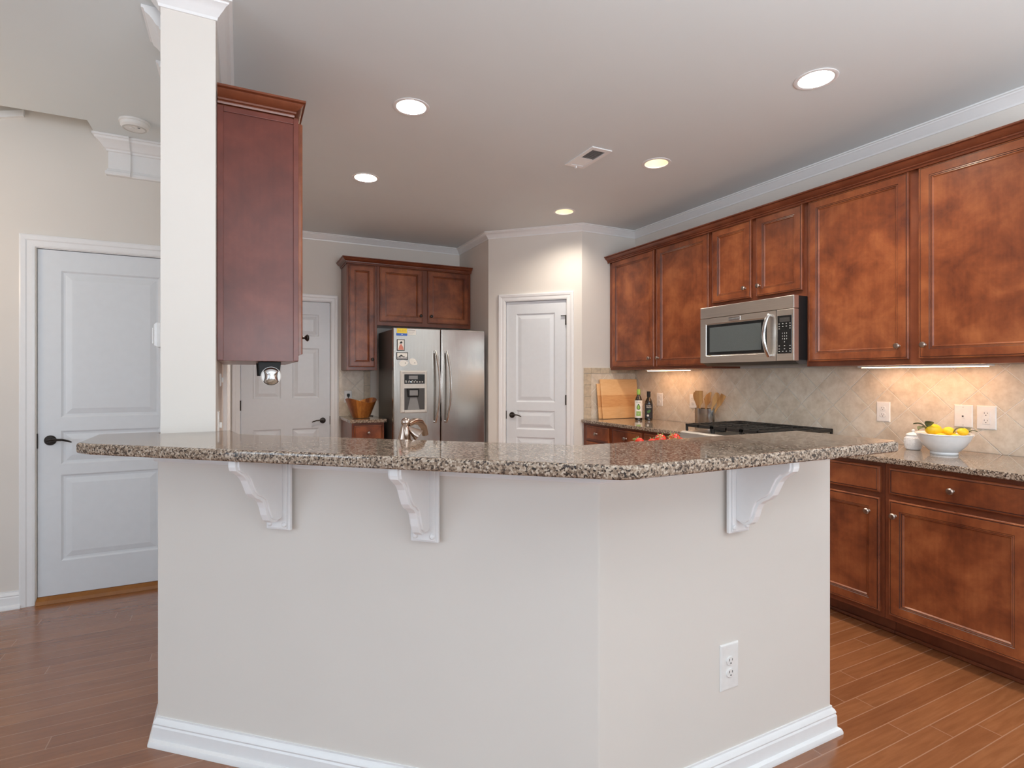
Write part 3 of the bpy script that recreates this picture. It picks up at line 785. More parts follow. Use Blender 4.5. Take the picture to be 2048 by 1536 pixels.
outlet('white duplex outlet on the tile just right of the dark oil bottle', (XO, 3.930, 1.102), RW)
outlet('white duplex outlet partly behind the wooden utensils', (XO, 3.512, 1.103), RW)
outlet('white duplex outlet low on the right bar wall above the baseboard', (1.428, 1.2735, .370), 0, 'duplex', .082, .150)
outlet('white outlet with a black plug, behind the wooden bowl', (.990, YB - .0106, 1.110), 0)
r = thing('power_plug', 'black plug and cord in the outlet behind the wooden bowl', 'plug', (.990, YB - .021, 1.128))
MB().box(-.013, -.022, -.016, .013, 0, .014).build('plug_body', 'black', r, bevel=.004)
MB().tube([(0, -.012, -.014), (0, -.016, -.05), (.002, -.02, -.12), (.05, -.05, -.195), (.14, -.10, -.209), (.21, -.2, -.2095)], .0035, 8).build('cord', 'black', r, smooth=True)
# switch plates seen edge on behind the column
for z, lab in ((1.11, 'white switch plate on the column wall above the bar'), (1.30, 'small white plate under the cherry cabinet on the column wall')):
    r = thing('switch_plate', lab, 'wall plate', (-.0858, 2.62 if z < 1.2 else 2.9, z), R(90))
    plate_mesh(.08, .12 if z < 1.2 else .06).build('cover_plate', 'plastic', r)
    MB().box(-.006, -.016, -.012, .006, -.006, .012).build('toggle', 'plastic', r, bevel=.002)

# wall keypad left of the column
r = thing('wall_keypad', 'white alarm keypad on the left side of the column', 'keypad', (-.266, 2.56, 1.478), R(-90))
MB().rings(-.06, -.048, .06, .048, [(0, -.0002), (0, -.024), (.006, -.034), (.014, -.036)]).build('case', 'plastic', r, bevel=.003)
MB().box(-.03, -.0405, -.035, .05, -.036, .028).build('flip_cover', 'plastic', r, bevel=.002)
k = MB()
for i in range(4): k.box(-.063, -.024, -.022 + .015 * i, -.060, -.012, -.014 + .015 * i)
k.build('side_buttons', 'lgrey', r)

# ------------------------------------------------------------------ ceiling fixtures
def recess(label, x, y, deep=False):
    r = thing('recessed_light', label, 'ceiling light', (x, y, H), 0, 'recessed ceiling lights')
    MB().lathe([(.077, .0005), (.077, -.003), (.086, -.006), (.097, -.003), (.097, -.0005)], seg=40, closed=True).build('trim_ring', 'trim', r, smooth=True)
    b = MB(); dep = .115 if deep else .062
    rr = []
    for rad, z in ((.0775, .0), (.075, dep * .33), (.072, dep * .66), (.066, dep)):
        rr.append([b.bm.verts.new((rad * math.cos(2 * PI * k / 40), rad * math.sin(2 * PI * k / 40), z)) for k in range(40)])
    for A_, B_ in zip(rr, rr[1:]):
        for k in range(40): b.bm.faces.new([A_[k], A_[(k + 1) % 40], B_[(k + 1) % 40], B_[k]])
    b.bm.faces.new(rr[-1])
    b.build('baffle', 'baffle', r, smooth=True, recalc=False)
    lr = .046 if deep else .064
    MB().lathe([(0, dep - .012), (lr * .6, dep - .010), (lr, dep - .004), (lr, dep - .001), (0, dep - .001)], seg=32).build('lamp', 'lampsmall' if deep else 'lamp', r, smooth=True)
for k, ((x, y), lab) in enumerate(zip(LIGHTS, ['recessed ceiling light nearest the column, left of centre', 'recessed ceiling light in line with the back door, behind the one near the column',
        'recessed ceiling light at upper right, nearest the camera', 'recessed ceiling light just right of the air vent', 'recessed ceiling light in front of the pantry door'])):
    recess(lab, x, y, k > 2)
    if k > 2:
        sl = bpy.data.lights.new('recessed_bulb', 'SPOT'); sl.energy = 36; sl.color = (1.0, 0.89, 0.76)
        sl.spot_size = R(146); sl.spot_blend = 1.0; sl.shadow_soft_size = 0.045
        so = bpy.data.objects.new('recessed_bulb', sl); COL.objects.link(so); so.location = (x, y, H - .004)
r = thing('air_vent', 'white rectangular ceiling air vent with slats', 'vent', (2.04, 2.97, H))
v = MB()
for q in ((-.076, -.162, -.048, .162), (.048, -.162, .076, .162), (-.048, -.162, .048, -.125), (-.048, .125, .048, .162)): v.box(q[0], q[1], -.008, q[2], q[3], -.0005)
v.build('frame', 'trim', r, bevel=.002)
MB().box(-.048, -.125, -.002, .048, .125, -.0006).build('duct_opening', 'dgrey', r)
for i in range(9):
    yy = -.118 + .0125 * i
    MB().quad([(-.048, yy, -.007), (.048, yy, -.007), (.048, yy + .008, -.0025), (-.048, yy + .008, -.0025)]) if False else None
sl = MB()
for i in range(10):
    yy = -.121 + .0125 * i
    sl.prism([(yy, -.0075), (yy + .0015, -.0075), (yy + .009, -.003), (yy + .0075, -.003)], -.048, .048, axis=0)
sl.build('slats', 'trim', r)
MB().box(-.046, .010, -.0055, .046, .120, -.0022).build('damper_plate', 'trim', r)
MB().box(-.004, .135, -.022, .004, .150, -.008).build('damper_lever', 'trim', r)
r = thing('smoke_detector', 'round white smoke detector on the ceiling left of the column', 'smoke detector', (-.535, 3.70, H))
MB().lathe([(.075, -.0005), (.075, -.012), (.070, -.014), (.068, -.030), (.058, -.040), (0, -.043)], seg=36).build('case', 'plastic', r, smooth=True)
MB().lathe([(.014, -.0425), (.014, -.046), (.011, -.047), (0, -.047)], (-.012, -.01, 0), 20).build('test_button', 'plastic', r, smooth=True)
MB().lathe([(.0585, -.0395), (.0585, -.0415), (.050, -.0428), (.050, -.041)], seg=36, closed=True).build('sensor_ring', 'lgrey', r, smooth=True)
MB().box(.018, -.030, -.0445, .030, -.026, -.0405).build('indicator', 'mgrey', r)

def strip(label, x, y0, y1):
    r = thing('under_cabinet_light', label, 'light', (x, (y0 + y1) / 2, UPB), 0, 'under-cabinet strip lights')
    hl = (y1 - y0) / 2
    MB().box(-.035, -hl, -.010, .035, hl, -.0005).build('housing', 'plastic', r, bevel=.002)
    MB().box(-.026, -hl + .02, -.0135, .026, hl - .02, -.010).build('lens', 'strip', r)
strip('glowing strip light under the cabinet above the oil bottles', 3.36, 3.40, 3.92)
strip('glowing strip light under the cabinet above the lemon bowl', 3.36, 1.36, 2.0)

# paper towel holder
r = thing('paper_towel_holder', 'black and chrome paper towel holder under the column-side cabinet', 'paper towel holder', (.112, 2.53, UPB - .0008))
MB().prism([(-.046, 0), (.044, 0), (.038, -.05), (.02, -.055), (-.042, -.062)], .0, .016, axis=1).build('arm', 'black', r, bevel=.003)
MB().prism([(-.046, 0), (.044, 0), (.038, -.05), (.02, -.055), (-.042, -.062)], .30, .316, axis=1).build('arm', 'black', r, bevel=.003)
MB().tube([(.004, .012, -.062), (.004, .306, -.062)], .012, 14).build('rod', 'chrome', r, smooth=True)
MB().lathe([(.040, .0), (.040, -.006), (.036, -.010), (0, -.012)], (.004, -.001, -.062), 36, 'y').build('end_disc', 'plastic', r, smooth=True)
cap = []
for k in range(40):
    a = 2 * PI * k / 40; x, z = .038 * math.cos(a), .038 * math.sin(a)
    lim = .024 + .016 * (abs(z) / .038) ** 2
    cap.append((.004 + max(-lim, min(lim, x)), -.062 + z))
MB().prism(cap, -.015, -.0125, axis=1).build('cap_rim', 'black', r)
cap2 = [(.004 + (x - .004) * .91, -.062 + (z + .062) * .93) for x, z in cap]
cp = MB(); n = len(cap2)
lo = [cp.bm.verts.new((x, -.0155, z)) for x, z in cap2]; c1 = [cp.bm.verts.new((.004 + (x - .004) * .8, -.022, -.062 + (z + .062) * .8)) for x, z in cap2]
c2 = [cp.bm.verts.new((.004 + (x - .004) * .4, -.026, -.062 + (z + .062) * .4)) for x, z in cap2]
for A_, B_ in ((lo, c1), (c1, c2)):
    for k in range(n): cp.bm.faces.new([A_[k], A_[(k + 1) % n], B_[(k + 1) % n], B_[k]])
cp.bm.faces.new(c2); cp.bm.faces.new(lo[::-1]); cp.build('end_cap', 'chrome', r, smooth=True, ang=60)

# ------------------------------------------------------------------ refrigerator
r = thing('refrigerator', 'stainless side-by-side refrigerator with ice dispenser and magnets', 'refrigerator', (1.257, 4.95, 0))
FW, FH = .914, 1.770
MB().box(.004, .072, .06, FW - .004, .62, FH - .012).box(.03, .10, 0.0, FW - .03, .58, .06).build('body', 'dgrey', r, bevel=.004)
MB().box(.02, .03, .012, FW - .02, .072, .095).build('kick_grille', 'black', r)
MB().lathe([(.016, 0), (.016, .016), (0, .018)], (.03, .075, FH - .012), 16).build('hinge_cap', 'black', r)
MB().lathe([(.016, 0), (.016, .016), (0, .018)], (FW - .03, .075, FH - .012), 16).build('hinge_cap', 'black', r)
ld = MB().box(0, 0, .10, .454, .066, FH).build('door', 'fridge', r, bevel=.008, seg=3)
rd = MB().box(.460, 0, .10, FW, .066, FH).build('door', 'fridge', r, bevel=.008, seg=3)
def fhandle(p, x):
    h = MB(); pts = []
    for k in range(17):
        t = k / 16; z = .878 + t * .68; pts.append((x + .024 * math.sin(PI * t), -.022 - .055 * math.sin(PI * t) ** .8, z))
    h.tube(pts, [.011] + [.0165] * 15 + [.011], 14, (1.15, .75))
    for z in (.890, 1.546): h.tube([(x, 0, z), (x, -.030, z)], .009, 10)
    h.build('handle', 'handle', p, smooth=True)
fhandle(ld, .396); fhandle(rd, .506)
# dispenser
dx0, dx1, dz0, dz1 = .060, .318, .977, 1.373
dp = MB()
dp.rings(dx0, dz0, dx1, dz1, [(0, -.0006), (.004, -.010), (.014, -.014), (.020, -.014), (.026, -.010)]).build('dispenser', 'lgrey', ld, bevel=.003)
disp = [o for o in ld.children if o.name.startswith('dispenser')][0]
MB().box(dx0 + .038, -.0125, 1.250, dx1 - .026, -.0101, 1.338).build('control_panel', 'blackgloss', disp)
b2 = MB()
for i in range(7): b2.box(dx0 + .048 + .026 * i, -.0131, 1.262, dx0 + .060 + .026 * i, -.0126, 1.272)
for i in range(4): b2.box(dx0 + .048 + .03 * i, -.0131, 1.276, dx0 + .058 + .03 * i, -.0126, 1.281)
b2.build('panel_buttons', 'lgrey', disp)
MB().box(dx0 + .08, -.0131, 1.293, dx0 + .165, -.0126, 1.325).build('panel_display', 'mgrey', disp)
MB().lathe([(.0035, -.0132), (.0035, -.0126)], (dx0 + .098, 0, 1.268), 10, 'y').build('indicator', 'led', disp)
# cavity (open box set back into a raised bezel)
cx0, cx1, cz0, cz1 = dx0 + .038, dx1 - .026, 1.003, 1.208
cv = MB().rings(cx0, cz0, cx1, cz1, [(0, -.0104), (.012, -.0102), (.05, -.0101)], back=False)
cv.build('cavity', 'mgrey', disp)
MB().box(cx0, -.0112, cz0, cx1, -.0105, cz1).build('cavity_back', 'dgrey', disp)
MB().prism([(cx0 + .03, cz0 + .006), (cx1 - .05, cz0 + .006), (cx1 - .075, cz0 + .12), (cx0 + .055, cz0 + .12)], -.0135, -.0113, axis=1).build('ramp', 'mgrey', disp)
MB().prism([(cx0 + .03, cz1 - .082), (cx1 - .06, cz1 - .082), (cx1 - .055, cz1), (cx0 + .02, cz1)], -.024, -.0113, axis=1).build('ice_paddle', 'black', disp, bevel=.006)
MB().box(cx0 + .045, -.027, cz1 - .068, cx1 - .07, -.0241, cz1 - .018).build('paddle_face', 'mgrey', disp, bevel=.003)
MB().box(cx0, -.022, cz0 - .020, cx1, -.0105, cz0 + .004).build('drip_tray', 'lgrey', disp, bevel=.002)

# magnets on the freezer door (front plane y = 4.95)
def mag(name, label, cat, x, z): return thing(name, label, cat, (x, 4.9499, z), 0)
r = mag('fridge_magnet', 'yellow and blue magnet at the top of the refrigerator', 'magnet', 1.335, 1.730)
mt = Matrix.Rotation(R(-3), 4, 'Y')
MB().box(-.047, -.004, -.032, .047, 0, .032).build('backing', 'yellow', r, bevel=.001)
MB().box(-.052, -.0052, -.035, .049, -.0041, -.013).build('blue_band', 'blue', r)
text('lettering', 'BELIEVE', .023, 'orange', r, 0, -.0047, .010)
MB().lathe([(.005, -.0058), (.005, -.0053)], (0, 0, -.024), 12, 'y').build('emblem', 'paper', r)
r = mag('fridge_card', 'small white card beside the yellow magnet on the refrigerator', 'card', 1.428, 1.730)
MB().box(-.040, -.003, -.026, .040, 0, .026).build('card', 'paper', r)
b2 = MB(); b2.box(-.035, -.0036, .014, .034, -.0031, .021)
b2.build('heading_bar', 'grey', r)
b2 = MB()
for i in range(3): b2.box(-.034, -.0036, .004 - .008 * i, .030 - .01 * i, -.0031, .0055 - .008 * i)
b2.build('print_lines', 'grey', r)
r = mag('framed_magnet', 'upright framed magnet with a black-haired figure in pale red, on the refrigerator', 'magnet', 1.324, 1.608)
MB().rings(-.036, -.052, .036, .052, [(0, 0), (0, -.006), (.004, -.007), (.006, -.005)]).build('frame', 'black', r)
MB().box(-.030, -.0058, -.046, .030, -.0051, .046).build('picture', 'paper', r)
MB().prism([(-.024, -.044), (.026, -.044), (.022, -.020), (.010, -.002), (.006, .008), (-.006, .006), (-.016, -.012)], -.0064, -.0059, axis=1).build('robe', 'red', r)
b2 = MB(); b2.lathe([(.010, -.0066), (.010, -.0060)], (.004, 0, .024), 16, 'y'); b2.lathe([(.006, -.0066), (.006, -.0060)], (-.006, 0, .018), 12, 'y'); b2.build('hair', 'ink', r)
r = mag('framed_magnet', 'sideways framed magnet with grey wave shapes, on the refrigerator', 'magnet', 1.337, 1.507)
MB().rings(-.053, -.034, .053, .034, [(0, 0), (0, -.006), (.004, -.007), (.006, -.005)]).build('frame', 'black', r)
MB().box(-.047, -.0058, -.028, .047, -.0051, .028).build('picture', 'paper', r)
MB().prism([(-.047, -.028), (.047, -.028), (.047, -.004), (.030, -.014), (.012, -.010), (-.004, -.016), (-.02, -.008), (-.036, -.012), (-.047, -.006)], -.0064, -.0059, axis=1).build('hills', 'grey', r)
b2 = MB(); b2.prism([(-.038, -.004), (-.02, .004), (-.012, .014), (-.002, .006), (.016, -.004), (.030, .002), (.018, -.010), (-.01, -.004), (-.028, -.010)], -.0067, -.0062, axis=1); b2.build('brush_strokes', 'ink', r)
def leafshape(n=14, l=.045, w=.030):
    up = [(-l + 2 * l * k / n, w * math.sin(PI * (k / n) ** .8) ** .8) for k in range(n + 1)]
    return up + [(x, -y) for x, y in up[-2:0:-1]]
for x, z, a, lab in ((1.352, 1.440, 8, 'white leaf-shaped magnet below the sideways framed picture'), (1.444, 1.452, -32, 'white leaf-shaped magnet right of the other leaf, on the refrigerator')):
    r = mag('leaf_magnet', lab, 'magnet', x, z); r['group'] = 'white leaf magnets'
    ca, sa = math.cos(R(a)), math.sin(R(a))
    MB().prism([(px * ca - pz * sa, px * sa + pz * ca) for px, pz in leafshape()], -.004, 0, axis=1).build('leaf', 'paper', r)
    MB().lathe([(.004, -.0045), (.004, -.0041)], (.014 * ca, 0, .014 * sa), 10, 'y').build('dot', 'ink', r)

# ------------------------------------------------------------------ microwave
r = thing('microwave', 'stainless over-the-range microwave with a curved handle', 'microwave', (3.075, 3.004, 0), RW)
MW, mz0, mz1 = .767, 1.416, 1.8245
MB().box(.004, .046, mz0 + .006, MW - .004, W - 3.075 - .012, mz1).build('body', 'black', r)
MB().prism([(.0, mz0 + .008), (.40, mz0 + .008), (.40, mz0 - .022), (.06, mz0 - .022)], .006, MW - .006, axis=0).build('underside', 'dgrey', r, bevel=.003)
MB().box(.0, 0, mz1 - .080, MW, .046, mz1).build('vent_panel', 'steel', r, bevel=.002)
md = MB().slab(0, mz0, .640, mz1 - .083, 0, .046, [(.052, mz0 + .050, .572, mz0 + .285)], [(.004, .004), (.008, .004)]).build('door', 'steel', r, bevel=.002)
MB().box(.060, -.0005, mz0 + .058, .566, .0038, mz0 + .277).build('door_glass', 'blackgloss', md, bevel=.002)
MB().box(.090, -.0012, mz0 + .078, .530, -.0006, mz0 + .257).build('viewing_mesh', 'screen', md)
h = MB(); pts = []
for k in range(15):
    t = k / 14; pts.append((.598 - .012 * math.sin(PI * t), -.016 - .034 * math.sin(PI * t) ** .7, mz0 + .030 + .272 * t))
h.tube(pts, .012, 12, (1.15, .8))
for z in (.036, .296): h.tube([(.598, 0, mz0 + z), (.598, -.022, mz0 + z)], .010, 10)
h.build('handle', 'chrome', md, smooth=True)
bg_ = MB().rings(.262, mz0 + .290, .362, mz0 + .319, [(0, -.0003), (.001, -.003), (.003, -.0035)]).build('badge', 'chrome', md)
b2 = MB()
for i in range(9): b2.box(.270 + .0098 * i, -.0042, mz0 + .300, .276 + .0098 * i, -.0036, mz0 + .309)
b2.build('badge_lettering', 'mgrey', bg_)
cpn = MB().box(.643, 0, mz0, MW, .046, mz1 - .083).build('control_panel', 'steel', r, bevel=.002)
MB().box(.652, -.003, mz0 + .046, .752, -.0002, mz0 + .287).build('keypad', 'blackgloss', cpn, bevel=.002)
MB().box(.668, -.0038, mz0 + .246, .740, -.0031, mz0 + .274).build('display', 'dgrey', cpn)
for row, s in enumerate(('1   2   3', '4   5   6', '7   8   9', '0')):
    text('number_keys', s, .011, 'paper', cpn, .704, -.0034, mz0 + .174 - .018 * row, .0003)
b2 = MB()
for zz, cnt in ((.235, 4), (.218, 4), (.204, 2), (.095, 3), (.076, 3), (.060, 4)):
    for i in range(cnt):
        xx = .666 + .076 * i / max(1, cnt - 1)
        b2.box(xx - .004, -.0037, mz0 + zz - .0016, xx + .004, -.0031, mz0 + zz + .0016)
b2.build('function_keys', 'paper', cpn)

# ------------------------------------------------------------------ gas range
r = thing('gas_range', 'stainless gas range with black grates under the microwave', 'range', (2.880, 3.0015, 0), RW)
GW = .7635
MB().box(.002, .03, .0, GW - .002, W - 2.880 - .015, .900).build('body', 'dgrey', r)
MB().prism([(.030, .80), (-.012, .800), (-.014, .870), (-.004, .912), (.01, .922), (.06, .922), (.06, .90)], .0, GW, axis=0).build('front_panel', 'steel', r, bevel=.003)
MB().box(.0, .06, .9005, GW, W - 2.880 - .015, .9215).build('cooktop', 'steel', r, bevel=.003)
for i in range(5):
    MB().lathe([(.024, 0), (.022, -.022), (.018, -.030), (0, -.031)], (.10 + .141 * i, -.014, .838), 22, 'y').build('burner_knob', 'black', r, smooth=True)
od = MB().box(.004, -.008, .23, GW - .004, .030, .795).build('oven_door', 'steel', r, bevel=.003)
MB().box(.10, -.0095, .34, GW - .10, -.0082, .66).build('oven_window', 'blackgloss', od)
h = MB(); h.tube([(.06, -.050, .735), (GW - .06, -.050, .735)], .012, 12)
for x in (.09, GW - .09): h.tube([(x, -.008, .735), (x, -.050, .735)], .009, 10)
h.build('oven_handle', 'handle', od, smooth=True)
MB().box(.004, -.006, .06, GW - .004, .030, .222).build('storage_drawer', 'steel', r, bevel=.003)
for (bx, by) in ((.17, .20), (.17, .46), (.595, .20), (.595, .46), (.382, .33)):
    MB().lathe([(.048, .9216), (.048, .930), (.036, .933), (.034, .940), (0, .942)], (bx, by, 0), 24).build('burner', 'iron', r, smooth=True)
for i in range(3):
    x0 = .012 + .248 * i; x1 = x0 + .243
    g = MB()
    y0, y1 = .032, .600
    for (a, b, c, d) in ((x0, y0, x1, y0 + .014), (x0, y1 - .014, x1, y1), (x0, y0, x0 + .014, y1), (x1 - .014, y0, x1, y1), (x0, .335, x1, .349), ((x0 + x1) / 2 - .007, y0, (x0 + x1) / 2 + .007, y1)):
        g.box(a, b, .952, c, d, .974)
    for yy in (.09, .15, .21, .27, .41, .47, .53): g.box(x0 + .014, yy, .954, x0 + .085, yy + .010, .977); g.box(x1 - .085, yy, .954, x1 - .014, yy + .010, .977)
    for fx in (x0, x1 - .014):
        for fy in (y0, y1 - .014): g.box(fx, fy, .9216, fx + .014, fy + .014, .955)
    g.build('grate', 'iron', r, bevel=.002)

# ------------------------------------------------------------------ faucet
fx, fy = .506, 1.893
r = thing('faucet', 'brushed nickel kitchen faucet rising behind the bar top', 'faucet', (fx, fy, .9145), RH)
f = MB().lathe([(.034, 0), (.034, .006), (.031, .012), (.029, .06), (.028, .12), (.027, .15), (.0245, .175), (.019, .205), (.0145, .228)], (0, 0, 0), 28)
f.xform(Matrix.Shear('XY', 4, (0.08, 0.0)))
f.build('body', 'nickel', r, smooth=True)
MB().sphere((.0195, 0, .241), .0155, (1.1, 1, 1.0)).build('cap', 'nickel', r, smooth=True)
MB().tube([(.022, .012, .232), (.030, .045, .240), (.034, .085, .236), (.036, .115, .215), (.036, .130, .185)], [.010, .012, .013, .013, .013], 14).build('spout', 'nickel', r, smooth=True)
hd = MB()
for A_ in [None]:
    hd.lathe([(.007, 0), (.010, .012), (.016, .030), (.022, .046), (.0225, .050), (.019, .049), (.012, .030), (0, .028)], (0, 0, 0), 24)
hd.xform(Matrix.Translation((.030, -.006, .223)) @ Matrix.Rotation(R(128), 4, 'Y') @ Matrix.Rotation(R(-14), 4, 'X'))
hd.build('handle', 'nickel', r, smooth=True)
MB().tube([(.024, -.014, .232), (.031, -.021, .222), (.034, -.023, .200), (.034, -.022, .175), (.033, -.019, .155)], [.008, .010, .0095, .008, .005], 12).build('lever', 'nickel', r, smooth=True)

# ------------------------------------------------------------------ counter things
# cutting boards
def board(label, x0, x1, yb, lean, h, t, z=.9145):
    r = thing('cutting_board', label, 'cutting board', ((x0 + x1) / 2, yb, z))
    hw = (x1 - x0) / 2
    m = MB().box(-hw, 0, 0, hw, t, h)
    m.xform(Matrix.Rotation(-lean, 4, 'X'))
    m.build('board', 'maple', r, bevel=.004)
    return r
def lift(t, lean): return t * math.sin(lean)
LA = math.atan(.050 / .38)
o = board('large pale wooden cutting board leaning on the tile by the bottles', 3.06, 3.494, 4.196, LA, .378, .018, .9146 + lift(.018, LA))
LA2 = math.atan(.040 / .36)
o = board('second wooden cutting board, mostly hidden behind the large one', 3.035, 3.35, 4.225, LA2, .335, .018, .9146 + lift(.018, LA2))

# bottles
def bottle(label, x, y, prof, capm, lab_mat, zl0, zl1, rl, group='oil bottles by the cutting board'):
    r = thing('oil_bottle', label, 'bottle', (x, y, .9145), R(-40), group)
    MB().lathe(prof, seg=28).build('glass', 'bottle', r, smooth=True)
    top = prof[-1][1]
    MB().lathe([(.0165, top - .040), (.0165, top + .006), (.015, top + .010), (0, top + .010)], seg=20).build('cap', capm, r, smooth=True)
    lb = MB(); n = 18; ra = []
    for k in range(n + 1):
        a = R(-90 - 80 + 160 * k / n); ra.append((rl * math.cos(a), rl * math.sin(a)))
    ri = [(x_ * .97, y_ * .97) for x_, y_ in ra]
    lb.prism(ra + ri[::-1], zl0, zl1)
    lb.build('label', lab_mat, r, smooth=True)
    return r
P1 = [(.030, 0), (.034, .004), (.0345, .17), (.033, .185), (.024, .210), (.0155, .228), (.0145, .240), (.0145, .275)]
b1 = bottle('oil bottle with a green cap and white label in front of the cutting board', 3.303, 3.985, P1, 'green', 'paper', .022, .182, .0353)
text('label_lettering', 'Chosen', .014, 'ink', b1, 0, -.0357, .166, .0004)
MB().lathe([(.0, .0), (.004, -.0), (.016, -.028), (.0155, -.042), (.009, -.052), (0, -.054)], (0, -.0352, .150), 20, 'z', squash=(1, .10)).build('drop_print', 'dgreen', b1)
MB().lathe([(.0, .0), (.003, -.0), (.011, -.020), (.0105, -.030), (.006, -.036), (0, -.037)], (0, -.0362, .139), 20, 'z', squash=(1, .10)).build('drop_centre', 'green', b1)
MB().prism([(-.020, .040), (.020, .040), (.020, .082), (-.020, .082)], -.0372, -.0345, axis=1).build('green_panel', 'green', b1)
text('panel_lettering', 'AVOCADO\nOIL', .009, 'paper', b1, 0, -.0376, .061, .0003)
P2 = [(.031, 0), (.035, .004), (.0355, .150), (.034, .168), (.026, .190), (.016, .206), (.0135, .216), (.013, .255)]
b2_ = bottle('dark oil bottle with a black label right of the green-capped one', 3.376, 3.930, P2, 'black', 'ink', .020, .150, .0363)
text('label_lettering', 'EXTRA\nVIRGIN', .014, 'paper', b2_, 0, -.0368, .125, .0004)
MB().prism([(-.016, .085), (.010, .098), (.018, .088), (.006, .07), (-.012, .065)], -.0374, -.0360, axis=1).build('leaf_print', 'dgreen', b2_)
MB().lathe([(.010, -.0374), (.010, -.0358)], (-.008, 0, .044), 20, 'y').build('seal_print', 'lgrey', b2_)

# utensil holder with bamboo utensils
ux, uy = 3.425, 3.300
r = thing('utensil_holder', 'oval brushed steel utensil holder beside the range', 'utensil holder', (ux, uy, .9145))
hp = MB().lathe([(.085, .016), (.086, .018), (.086, .140), (.083, .140), (.082, .024), (0, .024)], seg=44, squash=(.56, 1.14)); hp.build('cup', 'dsteel', r, smooth=True)
MB().lathe([(.084, 0), (.084, .016), (0, .0165)], seg=44, squash=(.56, 1.14)).build('base', 'black', r, smooth=True)
def utensil(label, dy, dx, tilt, leanx, L_, shape, rot=0):
    """blade outline in local x-z, handle down into the cup"""
    r = thing('wooden_utensil', label, 'utensil', (ux + dx, uy + dy, .9415), R(-80), 'bamboo utensils in the steel holder')
    m = MB()
    out = shape(L_)
    m.prism(out, -.004, .004, axis=1)
    m.xform(Matrix.Rotation(tilt, 4, 'Y') @ Matrix.Rotation(leanx, 4, 'X'))
    m.build('utensil', 'bamboo', r, bevel=.0015)
    return r
def blade(w, bl, neck=.008, top='round', slot=False):
    def f(L_):
        pts = [(-.006, 0), (.006, 0), (neck, L_ - bl - .03)]
        if top == 'round':
            pts += [(w, L_ - bl * .6), (w * 1.0, L_ - bl * .3), (w * .75, L_ - bl * .06), (w * .3, L_), (-w * .3, L_), (-w * .75, L_ - bl * .06), (-w, L_ - bl * .3), (-w, L_ - bl * .6)]
        elif top == 'flat':
            pts += [(w * .85, L_ - bl), (w, L_ - .004), (w * .9, L_), (-w * .9, L_), (-w, L_ - .004), (-w * .85, L_ - bl)]
        else:
            pts += [(w, L_ - bl), (w * 1.1, L_ - .01), (w * .9, L_), (-w * .5, L_ - .03), (-w, L_ - bl * .8)]
        pts += [(-neck, L_ - bl - .03)]
        return pts
    return f
utensil('bamboo spoon leftmost in the steel holder, in front of the outlet', .048, -.012, R(-5), R(3), .250, blade(.030, .085))
utensil('wide flat bamboo turner in the left group of the steel holder', .024, -.024, R(-1), R(3), .258, blade(.036, .095, top='flat'))
utensil('slant-edged bamboo spatula at the right of the left group in the holder', .012, .008, R(7), R(-2), .256, blade(.028, .09, top='slant'))
utensil('bamboo spoon leaning right, nearer of the two at the right side of the holder', -.040, -.018, R(24), R(3), .268, blade(.024, .095))
utensil('bamboo turner leaning right, behind the right-leaning spoon', -.046, .004, R(29), R(-1), .262, blade(.024, .085, top='flat'))

# wooden bowl by the refrigerator
r = thing('wooden_bowl', 'tall wavy-rimmed wooden bowl on the small counter', 'bowl', (1.052, 5.40, .9145), R(25))
def wav(a, rr, z): return .022 * math.cos(2 * a) * max(0, (z - .06) / .12)
MB().lathe([(.068, 0), (.080, .004), (.092, .03), (.110, .075), (.130, .125), (.148, .172), (.143, .174), (.124, .125), (.103, .078), (.080, .035), (0, .022)], seg=56, fn=wav).build('bowl', 'acacia', r, smooth=True)

# tomatoes on a low stand
tx, ty = 1.545, 1.76
r = thing('serving_stand', 'low white serving stand behind the bar, under the tomatoes', 'stand', (tx, ty, .9145))
MB().lathe([(.06, 0), (.055, .006), (.018, .02), (.016, .09), (.03, .108), (.115, .114), (.118, .120), (.110, .120), (0, .118)], seg=40).build('stand', 'ceramic', r, smooth=True)
def tomato(label, px, dd, rad):
    t = (px - 1024) / FPX; S_, C_ = math.sin(math.atan(543 / FPX)), math.cos(math.atan(543 / FPX))
    x, y = dd * (S_ + C_ * t), dd * (C_ - S_ * t)
    r = thing('tomato', label, 'tomato', (x, y, .9145 + .1195), random.uniform(0, 6), 'tomatoes behind the bar')
    MB().sphere((0, 0, rad * .92), rad, (1, 1, .92)).build('fruit', 'tomato', r, smooth=True)
    s = MB()
    for k in range(5):
        a = 2 * PI * k / 5; ca, sa = math.cos(a), math.sin(a)
        pts = [(.002 * ca, .002 * sa, rad * 1.80), (rad * .4 * ca, rad * .4 * sa, rad * 1.80), (rad * .85 * ca, rad * .85 * sa, rad * 1.72 + .006)]
        s.tube(pts, [.002, .0022, .0006], 6)
    s.tube([(0, 0, rad * 1.80), (.002, 0, rad * 1.80 + .008), (.010, .002, rad * 1.80 + .014)], .0018, 6)
    s.xform(Matrix.Translation((0, 0, rad * .92)) @ Matrix.Rotation(R(55), 4, 'Y') @ Matrix.Translation((0, 0, -rad * .92)))
    s.build('stem', 'sepal', r, smooth=True)
for lab, px, dd, rad in (('small red tomato, leftmost of the row behind the bar', 1279, 2.20, .0185), ('low red tomato half hidden left of the biggest one', 1304, 2.20, .017),
        ('largest red tomato in the middle of the row behind the bar', 1321, 2.26, .0235), ('low red tomato between the largest and the right pair', 1339, 2.20, .0165),
        ('red tomato standing highest near the right end of the row', 1349, 2.27, .0245), ('red tomato at the right end of the row behind the bar', 1361, 2.21, .0185)):
    tomato(lab, px, dd, rad)

